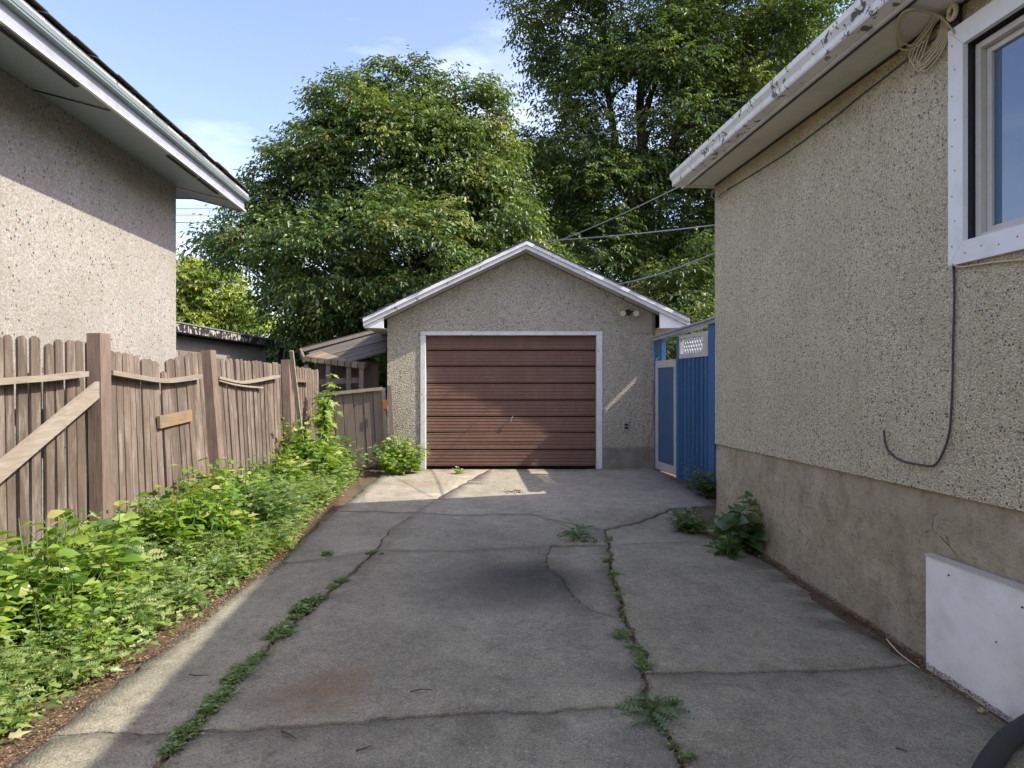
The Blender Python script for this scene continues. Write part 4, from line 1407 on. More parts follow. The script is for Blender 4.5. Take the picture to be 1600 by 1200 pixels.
# low slatted rack with short plank ends
rack = thing('slatted_rack', 'low dark wooden rack with short plank ends behind the board gate', 'rack')
x0, x1 = 476, 570
for i in range(9):
    a = i / 9; b = (i + .86) / 9
    p = at(x0 + (x1 - x0) * a, 556 + 17 * a * .75, 11.1); q = at(x0 + (x1 - x0) * b, 556 + 17 * b * .75, 11.1)
    mb = MB(); mb.hexa([p + Vector((0, 0, -.085)), q + Vector((0, 0, -.085)), q + Vector((0, .9, .09)), p + Vector((0, .9, .09))], [p, q, q + Vector((0, .9, .12)), p + Vector((0, .9, .12))])
    mb.build('slat', M['tanwood'] if i % 2 else M['greywood'], rack)
for px in (479, 513, 545, 565):
    MB().beam(at(px, 570, 11.15), Vector((at(px, 570, 11.15).x, 11.15, 0)), .06, .07, up=(1, 0, 0)).build('leg', M['greywood'], rack)
MB().beam(at(478, 597, 11.2), at(568, 594, 11.2), .03, .09).build('rail', M['greywood'], rack)
MB().box(gx(470), gx(575), 11.75, 11.8, 0, 1.72).build('back_panel', M['greywood'], rack)

# ==================================================================== BLUE FENCE and screen door
def BX(y): return 2.30 + (10.75 - y) * .135
bf = thing('blue_fence', 'blue painted board fence with white lattice window between garage and house', 'fence')
def bseg(y0, y1, z0, z1, o0, o1, name, mat, parent=bf, bev=.0):
    mb = MB()
    P = lambda y, o, z: Vector((BX(y) - o, y, z))
    mb.hexa([P(y0, o0, z0), P(y1, o0, z0), P(y1, o1, z0), P(y0, o1, z0)], [P(y0, o0, z1), P(y1, o0, z1), P(y1, o1, z1), P(y0, o1, z1)])
    return mb.build(name, mat, parent)
yb = lambda px: (2.30 + 10.75 * .135) / ((px - 800) / F + .135)
y_l, y_g0, y_m, y_e = 10.78, yb(1036), yb(1060.5), yb(1106)
bseg(y_g0, 10.64, -.05, 2.03, -.045, .02, 'post', M['blue'])
bseg(10.642, 10.895, -.05, 1.68, -.03, .01, 'light_slot_filler', M['blue'])  # added boards; slot between them shapes the light streak on the garage wall
bseg(10.642, 10.895, 1.80, 2.03, -.03, .01, 'light_slot_filler', M['blue'])
bseg(10.83, 10.895, 1.682, 1.798, -.03, .01, 'light_slot_filler', M['blue'])
bseg(y_m - .10, y_m - .02, -.05, 2.02, -.045, .045, 'post', M['blue'])
bseg(y_e - .26, y_e - .08, -.05, 2.12, -.05, .03, 'post', M['blue'])
# header boards
MB().beam((BX(10.86) - .01, 10.86, 2.06), (BX(8.3) - .01, 8.3, 2.165), .10, .045).build('header_board', M['bluegrey'], bf)
MB().beam((BX(10.86) - .005, 10.88, 2.10), (BX(8.2) - .03, 8.2, 2.20), .14, .022).build('header_cap', M['bluegrey'], bf)
# vertical boards
n = 7
ya, yz = y_m - .10, y_e - .09
for i in range(n):
    a = ya + (yz + .012 - ya) * i / n; b = ya + (yz + .012 - ya) * (i + .74) / n
    bseg(b, a, -.02, 1.72, -.004, .022, 'board', M['blueboard'])
bseg(yz + .012, ya, -.02, 1.72, -.02, -.006, 'backing_board', M['blueboard'])
# lattice window
lf = bseg(yz + .012, ya, 1.722, 1.785, -.02, .035, 'lattice_frame', M['palewood'])
bseg(yz + .012, ya, 2.0, 2.05, -.02, .03, 'frame_piece', M['palewood'], lf)
bseg(ya - .05, ya, 1.787, 1.998, -.02, .035, 'frame_piece', M['palewood'], lf)
bseg(yz + .012, yz + .165, 1.787, 1.998, -.02, .035, 'frame_piece', M['palewood'], lf)
la, lb = yz + .045, ya - .08
zl0, zl1 = 1.785, 2.0
st = .085
for sgn in (1, -1):
    k = -4
    for k in range(-6, 18):
        ys0 = la + k * st
        # clip a 60 degree strip to the window
        pts = []
        hgt = zl1 - zl0
        run = hgt * .8 * sgn
        a, b = ys0, ys0 + run
        t0, t1 = 0.0, 1.0
        if abs(b - a) > 1e-6:
            tt = sorted(((la - a) / (b - a), (lb - a) / (b - a)))
            t0 = max(t0, tt[0]); t1 = min(t1, tt[1])
        if t1 - t0 < .05: continue
        y0_, z0_ = a + (b - a) * t0, zl0 + hgt * t0
        y1_, z1_ = a + (b - a) * t1, zl0 + hgt * t1
        o = .002 if sgn > 0 else .010
        MB().beam((BX(y0_) - o, y0_, z0_), (BX(y1_) - o, y1_, z1_), .007, .034, up=(0, 1, 0)).build('lattice_strip', M['white'], lf)
# screen door
sdr = thing('screen_door', 'narrow door with white frame and dull blue panel next to the garage', 'door')
d0, d1 = yb(1029.5), y_m - .0
zt_, zb_ = CZ + (600 - 563) * 10.4 / F, .04
def dseg(y0, y1, z0, z1, o0, o1, name, mat): return bseg(y0, y1, z0, z1, o0, o1, name, mat, sdr)
dseg(d0 - .09, d0, zb_, zt_, .022, .055, 'door_frame', M['palewood'])
dseg(d1, d1 + .05, zb_, zt_, .022, .055, 'door_frame', M['palewood'])
dseg(d1 + .05, d0 - .09, zt_ - .11, zt_, .022, .055, 'door_frame', M['palewood'])
dseg(d1 + .05, d0 - .09, zb_, zb_ + .12, .022, .055, 'door_frame', M['palewood'])
dseg(d1 + .05, d0 - .09, zb_ + .12, zt_ - .11, .028, .042, 'door_panel', M['bluepanel'])
dseg(d1 + .02, d0, .0, .018, .02, .075, 'threshold', M['tanwood'])
# blue skirt fence behind the corner of the house
bseg(6.6, y_e - .262, -.02, 2.1, -.02, .0, 'side_panel', M['blue'])
# orange cord
cable('orange_cord', 'thin faded orange cord hanging on the garage wall beside the blue fence', [Vector((gx(x), GY - .012, gzp(y_))) for x, y_ in ((1019, 592), (1021, 605), (1019, 625), (1021, 650), (1018, 672), (1013, 690), (1010, 708), (1013, 722), (1018, 724))], .006, M['orange'])

# ==================================================================== NEIGHBOUR SHED and far building
shed = thing('neighbour_shed', 'low grey shed with dark flaking flat roof beyond the picket fence', 'shed')
MB().box(-9.5, -5.62, 11.0, 15.6, -.05, 2.18).build('wall', M['shedwall'], shed)
MB().box(-9.8, -5.36, 10.6, 16.0, 2.20, 2.30).build('roof', M['darkmetal'], shed)
MB().box(-5.358, -5.335, 10.6, 16.0, 2.20, 2.33).build('fascia', M['flaky'], shed)
MB().box(-9.8, -5.32, 10.58, 16.02, 2.335, 2.355).build('roof_edge', M['driptrim'], shed)
MB().box(-5.618, -5.60, 11.5, 12.3, 1.75, 1.92).build('window', M['greywood'], shed)
MB().beam((-5.35, 15.9, 2.2), (-5.5, 15.9, 0), .1, .1, up=(1, 0, 0)).build('post', M['darkmetal'], shed)
fb = thing('far_house', 'distant orange brown house wall glimpsed over the end of the picket fence', 'house')
MB().box(-12.2, -9.2, 30, 36, 0, 2.75).build('wall', M['tanhouse'], fb)
mb = MB(); mb.poly([(-12.4, 29.6, 2.76), (-9.0, 29.6, 2.76), (-10.7, 29.6, 3.05)], (0, 6.8, 0)); mb.build('roof', M['shingle'], fb)

# ==================================================================== OVERHEAD WIRES
def wire(label, a, b, sag, r=.008, mat='cable_grey', group=None):
    pts = []
    for i in range(17):
        t = i / 16
        p = Vector(a).lerp(Vector(b), t); p.z -= sag * 4 * t * (1 - t); pts.append(p)
    o = MB().tube(pts, r, 5).build('overhead_wire', M[mat])
    return tag(o, label, 'wire', group)
wire('overhead wire from the far house corner down to the garage roof edge', at(1122, 393, 7.05), at(962, 444, 10.66), .05, .009)
wire('upper overhead wire slanting from the right eave to behind the garage peak', at(1095, 275, 7.2), at(845, 386, 14), .05, .007)
wire('nearly level overhead wire crossing behind the garage peak', at(1125, 351, 7.6), at(700, 372, 22), .15, .008)
for k, (pa, pb, Yw) in enumerate((((200, 322), (400, 322), 26), ((200, 333), (420, 331), 26), ((200, 341), (420, 349), 26), ((200, 418), (460, 414), 26), ((200, 440), (470, 436), 26))):
    wire(['topmost thin utility wire beyond the neighbour house eave', 'second thin utility wire beyond the neighbour house eave', 'thicker third utility wire beyond the neighbour house eave', 'upper utility wire in front of the yellow tree', 'lower utility wire in front of the yellow tree'][k], at(pa[0] - 150, pa[1], Yw), at(pb[0] + 250, pb[1], Yw), .1, .014 if k in (2, 4) else .009, 'cable_dark', 'utility wires over the yards on the left')
# service loops at the garage rake
sl_ = thing('service_wires', 'tangle of thin service wires hanging at the garage roof edge', 'wire')
Yr = 10.66
for pts in ([(962, 444), (972, 447), (974, 455), (969, 463), (972, 467)], [(982, 441), (978, 455), (973, 465), (975, 467)], [(1012, 431), (1000, 446), (985, 458), (974, 466)], [(941, 438), (945, 445), (943, 452), (946, 458), (950, 466)]):
    MB().tube(smooth_pts([at(x, y_, Yr + .0) for x, y_ in pts], 5), .005, 5).build('service_loop', M['cable_dark'], sl_)
MB().cyl(at(943, 441, Yr), at(944, 450, Yr), .02, n=10).build('insulator', M['cream'], sl_)


# ==================================================================== TREES
def L(px, py, y, rpx, ry=None, rz=None):
    p = at(px, py, y); k = y / F
    return (p.x, p.y, p.z, rpx * k, (ry or rpx) * k, (rz or rpx * .92) * k)


t1 = thing('maple_tree', 'broad dense green maple tree behind the left side of the garage', 'tree', (-2.9, 16.5, 0))
def tree(root, name, lobes, trunks, nclump, per, leafL, mat, cr, frac=.6, **kw):
    inv = Vector(root.location)
    lobes = [(l[0] - inv.x, l[1] - inv.y, l[2] - inv.z, l[3], l[4], l[5]) for l in lobes]
    tips = crown('crown', lobes, nclump, per, leafL, mat, cr, parent=root, **kw)
    mb = MB()
    trunks = [([Vector(p) - inv for p in pts], r0, r1) for pts, r0, r1 in trunks]
    branchwork(mb, trunks, tips, frac=frac)
    mb.build('trunk', M['bark'], root)


Y = 16.5
T1L = [L(600, 260, Y, 120), L(480, 300, Y - .5, 88), L(690, 260, Y - .3, 100), L(555, 170, Y, 55), L(650, 165, Y + .3, 62), L(728, 180, Y, 48), L(415, 385, Y - 1, 62), L(500, 420, Y - 2.0, 90), L(640, 400, Y - 1.8, 110), L(755, 345, Y - .5, 88), L(430, 265, Y, 40), L(755, 235, Y, 50), L(470, 480, Y - .8, 55), L(560, 480, Y - 1.2, 80), L(340, 378, Y - .5, 32, 34, 14), L(385, 300, Y, 22), L(505, 215, Y, 40), L(800, 430, Y - .4, 70), L(610, 520, Y + .5, 70), L(690, 470, Y + .4, 80), L(520, 130, Y, 18), L(600, 118, Y, 20), L(745, 135, Y, 20)]
b1 = Vector((-2.9, 16.5, 0))
T1T = [([b1, b1 + Vector((.1, 0, 1.6)), b1 + Vector((-.2, .1, 3.2)), b1 + Vector((-.1, 0, 5.2)), b1 + Vector((.2, 0, 7.2))], .26, .05),
       ([b1 + Vector((0, 0, 1.2)), b1 + Vector((-1.2, -.3, 2.6)), b1 + Vector((-2.6, -.6, 3.8)), b1 + Vector((-3.9, -.8, 4.6))], .15, .03),
       ([b1 + Vector((0, 0, 1.5)), b1 + Vector((1.2, -.4, 3.0)), b1 + Vector((2.2, -.4, 4.5)), b1 + Vector((2.9, -.3, 5.8))], .15, .03),
       ([b1 + Vector((0, 0, 2.0)), b1 + Vector((-.8, -.9, 3.4)), b1 + Vector((-1.4, -1.6, 4.6))], .12, .03),
       ([b1 + Vector((0, 0, 2.0)), b1 + Vector((.8, -1.0, 3.0)), b1 + Vector((.6, -1.8, 4.2))], .12, .03),
       ([b1 + Vector((0, 0, 3.0)), b1 + Vector((-1.2, 0, 4.8)), b1 + Vector((-1.8, 0, 6.4))], .1, .03)]
tree(t1, 'crown', T1L, T1T, 700, 36, .115, M['leaf_tree'], (.26, .60), sprigL=.34)

Y = 20.0
b2 = at(1003, 600, Y); b2.z = 0
t2 = thing('tall_maple_tree', 'tall dark maple tree with several stems rising behind the right side of the garage', 'tree', tuple(b2))
T2L = [L(900, 40, Y, 85), L(1000, -20, Y, 140), L(1150, 20, Y, 140), L(850, 20, Y, 50), L(905, 235, Y - .5, 90), L(850, 300, Y - .5, 55), L(835, 240, Y, 36), L(990, 190, Y - .5, 120), L(1100, 190, Y - .5, 120), L(1060, 320, Y, 95), L(930, 390, Y - 1, 75), L(1110, 400, Y, 90), L(1230, 100, Y, 120), L(1180, 260, Y, 110), L(880, 120, Y, 55), L(990, -140, Y, 110), L(1100, -160, Y, 120), L(835, 395, Y, 50), L(950, 300, Y - 1.5, 62), L(1040, 95, Y - 1.5, 70), L(930, 150, Y - 1.0, 60), L(1080, 100, Y - 1, 70), L(1130, 300, Y - .5, 80)]
P = lambda px, py, dy=0: at(px, py, Y + dy)
T2T = [([b2, P(1000, 480), P(1000, 400), P(1000, 330), P(1005, 250), P(1000, 160), P(1010, 60)], .34, .08),
       ([P(998, 400), P(985, 320, -.1), P(965, 240, -.2), P(950, 140, -.2), P(945, 40, -.2)], .18, .05),
       ([P(1003, 340), P(1040, 260, .1), P(1062, 190, .1), P(1075, 120, .1), P(1110, 20, .1)], .18, .05),
       ([P(1052, 220, .1), P(1090, 170, .1), P(1130, 130, .1)], .09, .03),
       ([P(1000, 430), P(1050, 390, .2), P(1110, 350, .3)], .12, .03),
       ([P(1000, 420), P(950, 385, -.2), P(890, 350, -.3)], .11, .03),
       ([P(965, 240, -.2), P(910, 190, -.3), P(870, 110, -.3)], .09, .03),
       ([P(1002, 200), P(1022, 130), P(1040, 50), P(1045, -60)], .11, .03)]
tree(t2, 'crown', T2L, T2T, 760, 34, .125, M['leaf_dark'], (.42, .85), frac=.7, sprigL=.38, hollow=.45)

Y = 24.0
b3 = Vector((11.5, 24, 0))
t3 = thing('background_tree', 'green tree showing above the eave of the speckled house', 'tree', tuple(b3))
T3L = [L(1290, 0, Y, 120), L(1200, 180, Y, 110), L(1120, 330, Y + 1, 110), L(1330, 120, Y, 110), L(1200, -100, Y, 120), L(1130, 60, Y + 1, 100)]
tree(t3, 'crown', T3L, [([b3, b3 + Vector((-.3, 0, 4)), b3 + Vector((-.8, 0, 8)), b3 + Vector((-1, 0, 12))], .3, .06), ([b3 + Vector((-.3, 0, 3)), b3 + Vector((-2, 0, 6)), b3 + Vector((-3.5, 0, 9))], .15, .04)], 230, 28, .17, M['leaf_dark'], (.5, .95), frac=.4, sprigL=.42)

Y = 27.0
b4 = Vector((2.5, 27, 0))
t4 = thing('rear_tree', 'dark tree filling the gap between the two maples over the garage peak', 'tree', tuple(b4))
T4L = [L(820, 320, Y, 90), L(850, 270, Y, 50), L(900, 420, Y, 90), L(1010, 430, Y, 90), L(1100, 450, Y, 90), L(780, 430, Y, 70), L(960, 330, Y, 60)]
tree(t4, 'crown', T4L, [([b4, b4 + Vector((0, 0, 3)), b4 + Vector((.3, 0, 6))], .25, .06)], 330, 26, .17, M['leaf_dark'], (.5, .9), frac=.3, sprigL=.42)

Y = 42.0
b5 = Vector((-18.5, 42, 0))
t5 = thing('yellowing_tree', 'distant tree with yellow green leaves beyond the neighbour shed', 'tree', tuple(b5))
T5L = [L(300, 440, Y, 36), L(340, 450, Y, 40), L(270, 470, Y, 45), L(380, 490, Y, 32), L(330, 500, Y, 45), L(410, 508, Y, 24), L(240, 440, Y, 40), L(290, 520, Y, 40)]
tree(t5, 'crown', T5L, [([b5, b5 + Vector((0, 0, 3)), b5 + Vector((.3, 0, 6))], .25, .06)], 260, 20, .24, M['leaf_yellow'], (.5, 1.0), frac=.2, sprigL=.5)

# shrubs behind the garage
def shrub(name, label, lobes, nclump, per, leafL, mat, cr, cat='shrub', kind=None, group=None, **kw):
    tips_loc = Vector((lobes[0][0], lobes[0][1], 0))
    r = thing(name, label, cat, tuple(tips_loc), group=group)
    lobes = [(l[0] - tips_loc.x, l[1] - tips_loc.y, l[2], l[3], l[4], l[5]) for l in lobes]
    tips = crown('foliage', lobes, nclump, per, leafL, mat, cr, parent=r, **kw)
    mb = MB()
    for c in tips[:40]:
        c = Vector(c)
        mb.tube(smooth_pts([(c.x * .15, c.y * .15, 0), (c.x * .5, c.y * .5, c.z * .6), c], 3), .014, 5, .004)
    mb.build('stems', M['bark'], r)
    return r
shrub('dark_shrub', 'dark green shrub between the lean-to and the left garage wall', [(-2.35, 13.2, 1.2, .5, .7, 1.0), (-3.0, 13.6, 1.1, .7, .6, .9)], 60, 22, .09, M['leaf_dark'], (.2, .35))
shrub('dark_shrub', 'dark shrub behind the opening above the blue screen door', [(3.3, 13.5, 1.4, .8, .8, 1.2), (4.3, 14.5, 1.8, .9, .8, 1.4)], 80, 22, .10, M['leaf_dark'], (.25, .45))
shrub('dark_shrub', 'tall dark thicket behind the right garage eave and the blue fence', [L(1090, 480, 17, 60), L(1060, 450, 17, 50), L(1120, 430, 17, 60), L(1100, 540, 16, 60)], 110, 24, .12, M['leaf_dark'], (.3, .55))
shrub('dark_shrub', 'low dark shrub beyond the far end of the picket fence', [L(455, 560, 20, 30), L(420, 555, 20, 22), L(490, 545, 20, 30)], 60, 22, .12, M['leaf_dark'], (.3, .5))
# far hedge closing the horizon
hedge_l = [(x, 48 + (x % 7), 2.0, 3.2, 1.6, 2.2) for x in range(-45, 50, 4)]
tips = crown('hedge_row', hedge_l, 420, 16, .42, M['leaf_dark'], (.8, 1.4), sprigL=.9)
hr = bpy.data.objects['hedge_row']; tag(hr, 'far off dark green hedge and tree mass closing the horizon', 'hedge', kind='stuff')


# ==================================================================== WEEDS AND PLANTS
def plant_arrays(height, radius, stems, leaves_per, leafL, spread=1.0, upright=.6, terminal=True):
    """stem polylines and leaf arrays of one leafy plant at the origin"""
    stem_pts, B, D, Nn, LL = [], [], [], [], []
    for i in range(stems):
        ang = RNG.uniform(0, 2 * math.pi)
        r = radius * math.sqrt(RNG.random()) * spread
        h = height * RNG.uniform(.6, 1.05) * (1 - .35 * (r / max(radius, .01)) ** 2)
        base = np.array([math.cos(ang) * r * .35, math.sin(ang) * r * .35, 0])
        tip = np.array([math.cos(ang) * r, math.sin(ang) * r, h])
        pts = []
        for k in range(6):
            t = k / 5
            p = base * (1 - t) + tip * t
            p[:2] = base[:2] + (tip[:2] - base[:2]) * t ** 1.6
            p[:2] += RNG.normal(0, .01, 2)
            pts.append(p)
        stem_pts.append(pts)
        pa = np.array(pts)
        ph = RNG.uniform(0, 6.28)
        for k in range(leaves_per):
            t = .18 + .82 * (k + RNG.random() * .5) / leaves_per
            f = min(t * 5, 4.999); i0 = int(f); p = pa[i0] + (pa[min(i0 + 1, 5)] - pa[i0]) * (f - i0)
            a = ph + k * 2.4
            sz = leafL * (1.15 - .55 * t) * RNG.uniform(.75, 1.25)
            d = np.array([math.cos(a), math.sin(a), RNG.uniform(-.25, .5) * upright + .25 * t])
            B.append(p + d * .25 * sz * np.array([1, 1, .6])); D.append(d); LL.append(sz)
            Nn.append(np.array([RNG.normal(0, .5), RNG.normal(0, .5), 1.0]) + np.array([.25, -.15, 0]))
    return stem_pts, np.array(B), np.array(D), np.array(Nn), np.array(LL)


def make_plant(name, label, cat, loc, height, radius, stems, leaves, leafL, mat, shape='ovate', aspect=.62, group=None, fold=.16, droop=.25, **kw):
    r = thing(name, label, cat, loc, RNG.uniform(0, 6.28), group)
    sp, B, D, Nn, LL = plant_arrays(height, radius, stems, leaves, leafL, **kw)
    tone = np.clip(RNG.normal(.45, .24, len(B)), 0, .93); tone[RNG.random(len(B)) < .02] = 1.0
    leaf_mesh('foliage', B, D, Nn, LL, LL * aspect, tone, mat, fold=fold, parent=r, shape=shape, droop=droop)
    mb = MB()
    for pts in sp:
        mb.tube(pts, .0045 + height * .002, 4, .0015, cap=False)
    mb.build('stems', M['stem'], r)
    return r


def copy_thing(src, loc, rz, s, label=None, group=None):
    c = src.copy(); COL.objects.link(c); c.location = loc; c.rotation_euler = (0, 0, rz); c.scale = (s, s, s)
    if label: c['label'] = label
    if group: c['group'] = group
    for ch in src.children:
        d = ch.copy(); COL.objects.link(d); d.parent = c
    return c


GW = 'leafy weeds in the overgrown strip along the brown fence'
def G3(x, y): return (x, y, gz(x, y) - .02)
# prototypes
protos = [
    ('broad', make_plant('broad_leaf_weed', 'bright green broad leaved weed in the overgrown strip by the brown fence', 'weed', G3(-2.75, 4.2), .54, .30, 17, 10, .105, M['leaf_weed'], 'ovate', .64, GW)),
    ('broad', make_plant('broad_leaf_weed', 'bright green broad leaved weed in the overgrown strip by the brown fence', 'weed', G3(-3.0, 5.0), .58, .27, 17, 11, .088, M['leaf_weed'], 'ovate', .56, GW)),
    ('lobed', make_plant('broad_leaf_weed', 'bright green broad leaved weed in the overgrown strip by the brown fence', 'weed', G3(-2.6, 3.4), .48, .30, 16, 9, .125, M['leaf_weed'], 'lobed', .78, GW)),
    ('fine', make_plant('fine_leaf_weed', 'feathery narrow leaved weed in the overgrown strip by the brown fence', 'weed', G3(-2.35, 4.4), .38, .26, 20, 14, .12, M['leaf_fine'], 'pinnate', .42, GW)),
    ('fine', make_plant('fine_leaf_weed', 'feathery narrow leaved weed in the overgrown strip by the brown fence', 'weed', G3(-2.3, 3.7), .30, .26, 20, 12, .11, M['leaf_fine'], 'pinnate', .50, GW)),
]
def strip_front(y):      # X of the front edge of the weeds
    return interp(y, [(1.5, -1.98), (3.04, -1.99), (3.7, -1.95), (4.4, -1.93), (5.4, -1.88), (6.86, -2.0), (8.96, -2.14), (10.3, -2.2)])
def strip_h(y):
    return interp(y, [(1.5, .56), (3.6, .56), (4.5, .48), (5.0, .56), (5.6, .76), (6.4, .62), (7.2, .52), (8.2, .55), (9.2, .60), (10.3, .40)])
cnt = 0
rr = random.Random(12)
y = 1.7
while y < 10.1:
    xf = strip_front(y) - .17
    xb = FX(y) + .16
    nrow = 4
    for k in range(nrow):
        t = (k + rr.uniform(.1, .9)) / nrow
        x = xf + (xb - xf) * t
        yy = y + rr.uniform(-.12, .12)
        fine = (mnoise.noise(Vector((x * 1.6, yy * 1.1, 9))) + (.22 if t < .3 else (.1 if yy > 6 else -.12)) + rr.uniform(-.15, .15)) > 0
        src = [p for nme, p in protos if (nme == 'fine') == fine]
        pr = src[rr.randrange(len(src))]
        s = strip_h(yy) / .5 * rr.uniform(.62, 1.15) * (.74 if t < .25 else (.85 if t < .5 else 1.10)) * (1 + .35 * mnoise.noise(Vector((x * 1.7, yy * 1.3, 4))))
        seg = 'before the diagonal brace' if yy < 4.6 else ('in front of the first thick post' if yy < 5.9 else ('between the first and second thick posts' if yy < 7.4 else ('between the second and third thick posts' if yy < 9.2 else 'near the old board gate')))
        row = 'at the concrete edge' if t < .3 else ('close to the fence' if t > .7 else 'in mid strip')
        kd = 'feathery narrow leaved weed' if fine else 'bright broad leaved weed'
        copy_thing(pr, (x, yy, gz(x, yy) - .02), rr.uniform(0, 6.28), s, kd + ' ' + row + ' ' + seg, kd + 's ' + row + ' ' + seg)
    y += .22
for _n, _p in protos:
    for ch in list(_p.children):
        bpy.data.objects.remove(ch)
    bpy.data.objects.remove(_p)
# low filler between the weeds
n = 16000
yy = RNG.uniform(1.6, 10.3, n)
fr_ = np.array([strip_front(v) for v in yy]); bk = np.array([FX(v) + .08 for v in yy])
tt = RNG.random(n) ** .9
xx = fr_ - .06 + (bk - fr_) * tt + RNG.normal(0, .03, n)
hh = np.array([strip_h(v) for v in yy]) * (.08 + .55 * np.minimum(1, tt * 1.3)) * RNG.random(n) ** .8
base = np.stack([xx, yy, np.array([gz(a, b) for a, b in zip(xx, yy)]) + hh], 1)
d = RNG.normal(0, 1, (n, 3)); d[:, 2] = RNG.uniform(-.2, .6, n)
nr = RNG.normal(0, .4, (n, 3)) + np.array([.2, -.1, 1])
Lf = RNG.uniform(.035, .085, n)
uw = leaf_mesh('weed_undergrowth', base, d, nr, Lf, Lf * .5, np.clip(RNG.normal(.45, .22, n), 0, 1), M['leaf_fine'], shape='lobed', fold=.15, droop=.25)
tag(uw, 'dense mixed green undergrowth filling the strip beside the brown fence', 'ground cover', kind='stuff')

# named plants
shr = make_plant('leafy_shrub', 'waist high green shrub at the far end of the brown fence', 'shrub', G3(-2.88, 9.2), 1.0, .50, 44, 14, .14, M['leaf_weed'], 'lobed', .75, droop=.35)
shr2 = make_plant('leafy_shrub', 'spreading light green shrub in front of the old board gate', 'shrub', G3(-2.55, 9.75), .66, .58, 44, 12, .12, M['leaf_fine'], 'lobed', .6, droop=.3)
shr3 = make_plant('leafy_shrub', 'rounded green bush at the left foot of the garage door', 'bush', G3(-1.72, 10.45), .62, .50, 44, 14, .115, M['leaf_weed'], 'lobed', .85, droop=.3)
shr4 = make_plant('leafy_shrub', 'dark leaved weed clump in the middle of the fence strip', 'weed', G3(-2.35, 6.3), .66, .46, 36, 12, .16, M['leaf_shade'], 'lobed', .45, droop=.3)
# sapling with bare lower stem
sap = thing('sapling', 'slim sapling with leafy top standing before the old board gate', 'sapling', G3(-2.72, 9.85))
mb = MB(); Bs, Ds, Ns, Ls_ = [], [], [], []
for k in range(11):
    a = RNG.uniform(0, 6.28); h0 = RNG.uniform(.55, 1.1); r = RNG.uniform(.08, .24); h1 = min(1.5, h0 + RNG.uniform(.15, .45))
    pts = smooth_pts([(0, 0, 0), (.02, 0, h0 * .6), (.01, .02, h0), (math.cos(a) * r, math.sin(a) * r, h1)], 4)
    mb.tube(pts, .011, 5, .003)
    for q in range(22):
        p = np.array(pts[-1 - (q % 7)]); aa = RNG.uniform(0, 6.28)
        d_ = np.array([math.cos(aa), math.sin(aa), RNG.uniform(-.5, .3)])
        Bs.append(p + d_ * .02 + RNG.normal(0, .03, 3)); Ds.append(d_); Ns.append([RNG.normal(0, .3), RNG.normal(0, .3) - .2, 1]); Ls_.append(RNG.uniform(.08, .14))
mb.build('stem', M['bark'], sap)
Ls_ = np.array(Ls_)
leaf_mesh('foliage', np.array(Bs), np.array(Ds), np.array(Ns), Ls_, Ls_ * .75, np.clip(RNG.normal(.55, .2, len(Bs)), 0, 1), M['leaf_weed'], shape='lobed', fold=.15, parent=sap, droop=.4)
# plants on the right side
p = gp(1160, 862)
make_plant('mallow_plant', 'broad round leaved mallow growing against the foundation corner', 'plant', (p.x + .02, p.y + .1, p.z - .01), .52, .23, 16, 6, .17, M['leaf_shade'], 'ovate', .95, droop=.35, upright=.4)
p = gp(1142, 868)
make_plant('mallow_plant', 'smaller mallow shoot in front of the foundation corner', 'plant', (p.x - .02, p.y, p.z - .01), .24, .16, 9, 5, .10, M['leaf_shade'], 'ovate', .9)
p = gp(1078, 830)
make_plant('weed_clump', 'low spreading weed clump at the broken slab corner left of the mallow', 'weed', (p.x, p.y, p.z - .01), .24, .22, 26, 8, .10, M['leaf_shade'], 'lobed', .5)
p = gp(1102, 772)
make_plant('weed_clump', 'dark weed at the foot of the blue fence by the house corner', 'weed', (p.x, p.y - .1, p.z - .01), .42, .25, 24, 9, .10, M['leaf_shade'], 'lobed', .7)
p = gp(1085, 765)
make_plant('weed_clump', 'thin trailing weed climbing the blue fence boards', 'weed', (p.x - .03, p.y, p.z - .01), .5, .14, 9, 8, .06, M['leaf_shade'], 'lobed', .6)
p = gp(715, 741)
make_plant('seedling', 'single bright seedling on the concrete before the garage door', 'seedling', tuple(p), .13, .08, 7, 5, .065, M['leaf_weed'], 'ovate', .6)
p = gp(1024, 1112)
make_plant('dandelion', 'dark green dandelion rosette at the lower right crack junction', 'weed', tuple(p), .07, .10, 12, 3, .12, M['leaf_shade'], 'pinnate', .34, upright=.3)
p = gp(903, 842)
make_plant('dandelion', 'taller dandelion beside the crack junction below the garage', 'weed', tuple(p), .17, .10, 12, 3, .15, M['leaf_shade'], 'pinnate', .32, upright=1.0)

# crack weeds: small tufts, individually placed
tufts = []
for shp, mt, asp in (('lobed', M['leaf_mid'], .55), ('ovate', M['leaf_mid'], .5), ('pinnate', M['leaf_mid'], .4), ('ovate', M['leaf_mid'], .3)):
    rt = make_plant('crack_weed', 'small green weed tuft', 'weed', (0, 0, -50), .055, .075, 22, 5, .042, mt, shp, asp)
    tufts.append(rt)
def sow(path, spacing, size, label, group, seed, dens=None):
    r_ = random.Random(seed)
    pts = smooth_pts(path, 8)
    acc = 0.0; last = pts[0]
    for p in pts[1:]:
        acc += (p - last).length
        if acc >= spacing:
            acc = 0
            if dens is None or r_.random() < dens:
                q = p + Vector((r_.uniform(-.012, .012), r_.uniform(-.03, .03), 0))
                s = size * r_.choice((.3, .4, .5, .6, .75, .95))
                copy_thing(tufts[r_.randrange(4)], (q.x, q.y, gz(q.x, q.y) - .008), r_.uniform(0, 6.28), s, label, group)
        last = p
jl = G((240, 1197), (272, 1165), (300, 1140), (352, 1080), (382, 1048), (410, 1022))
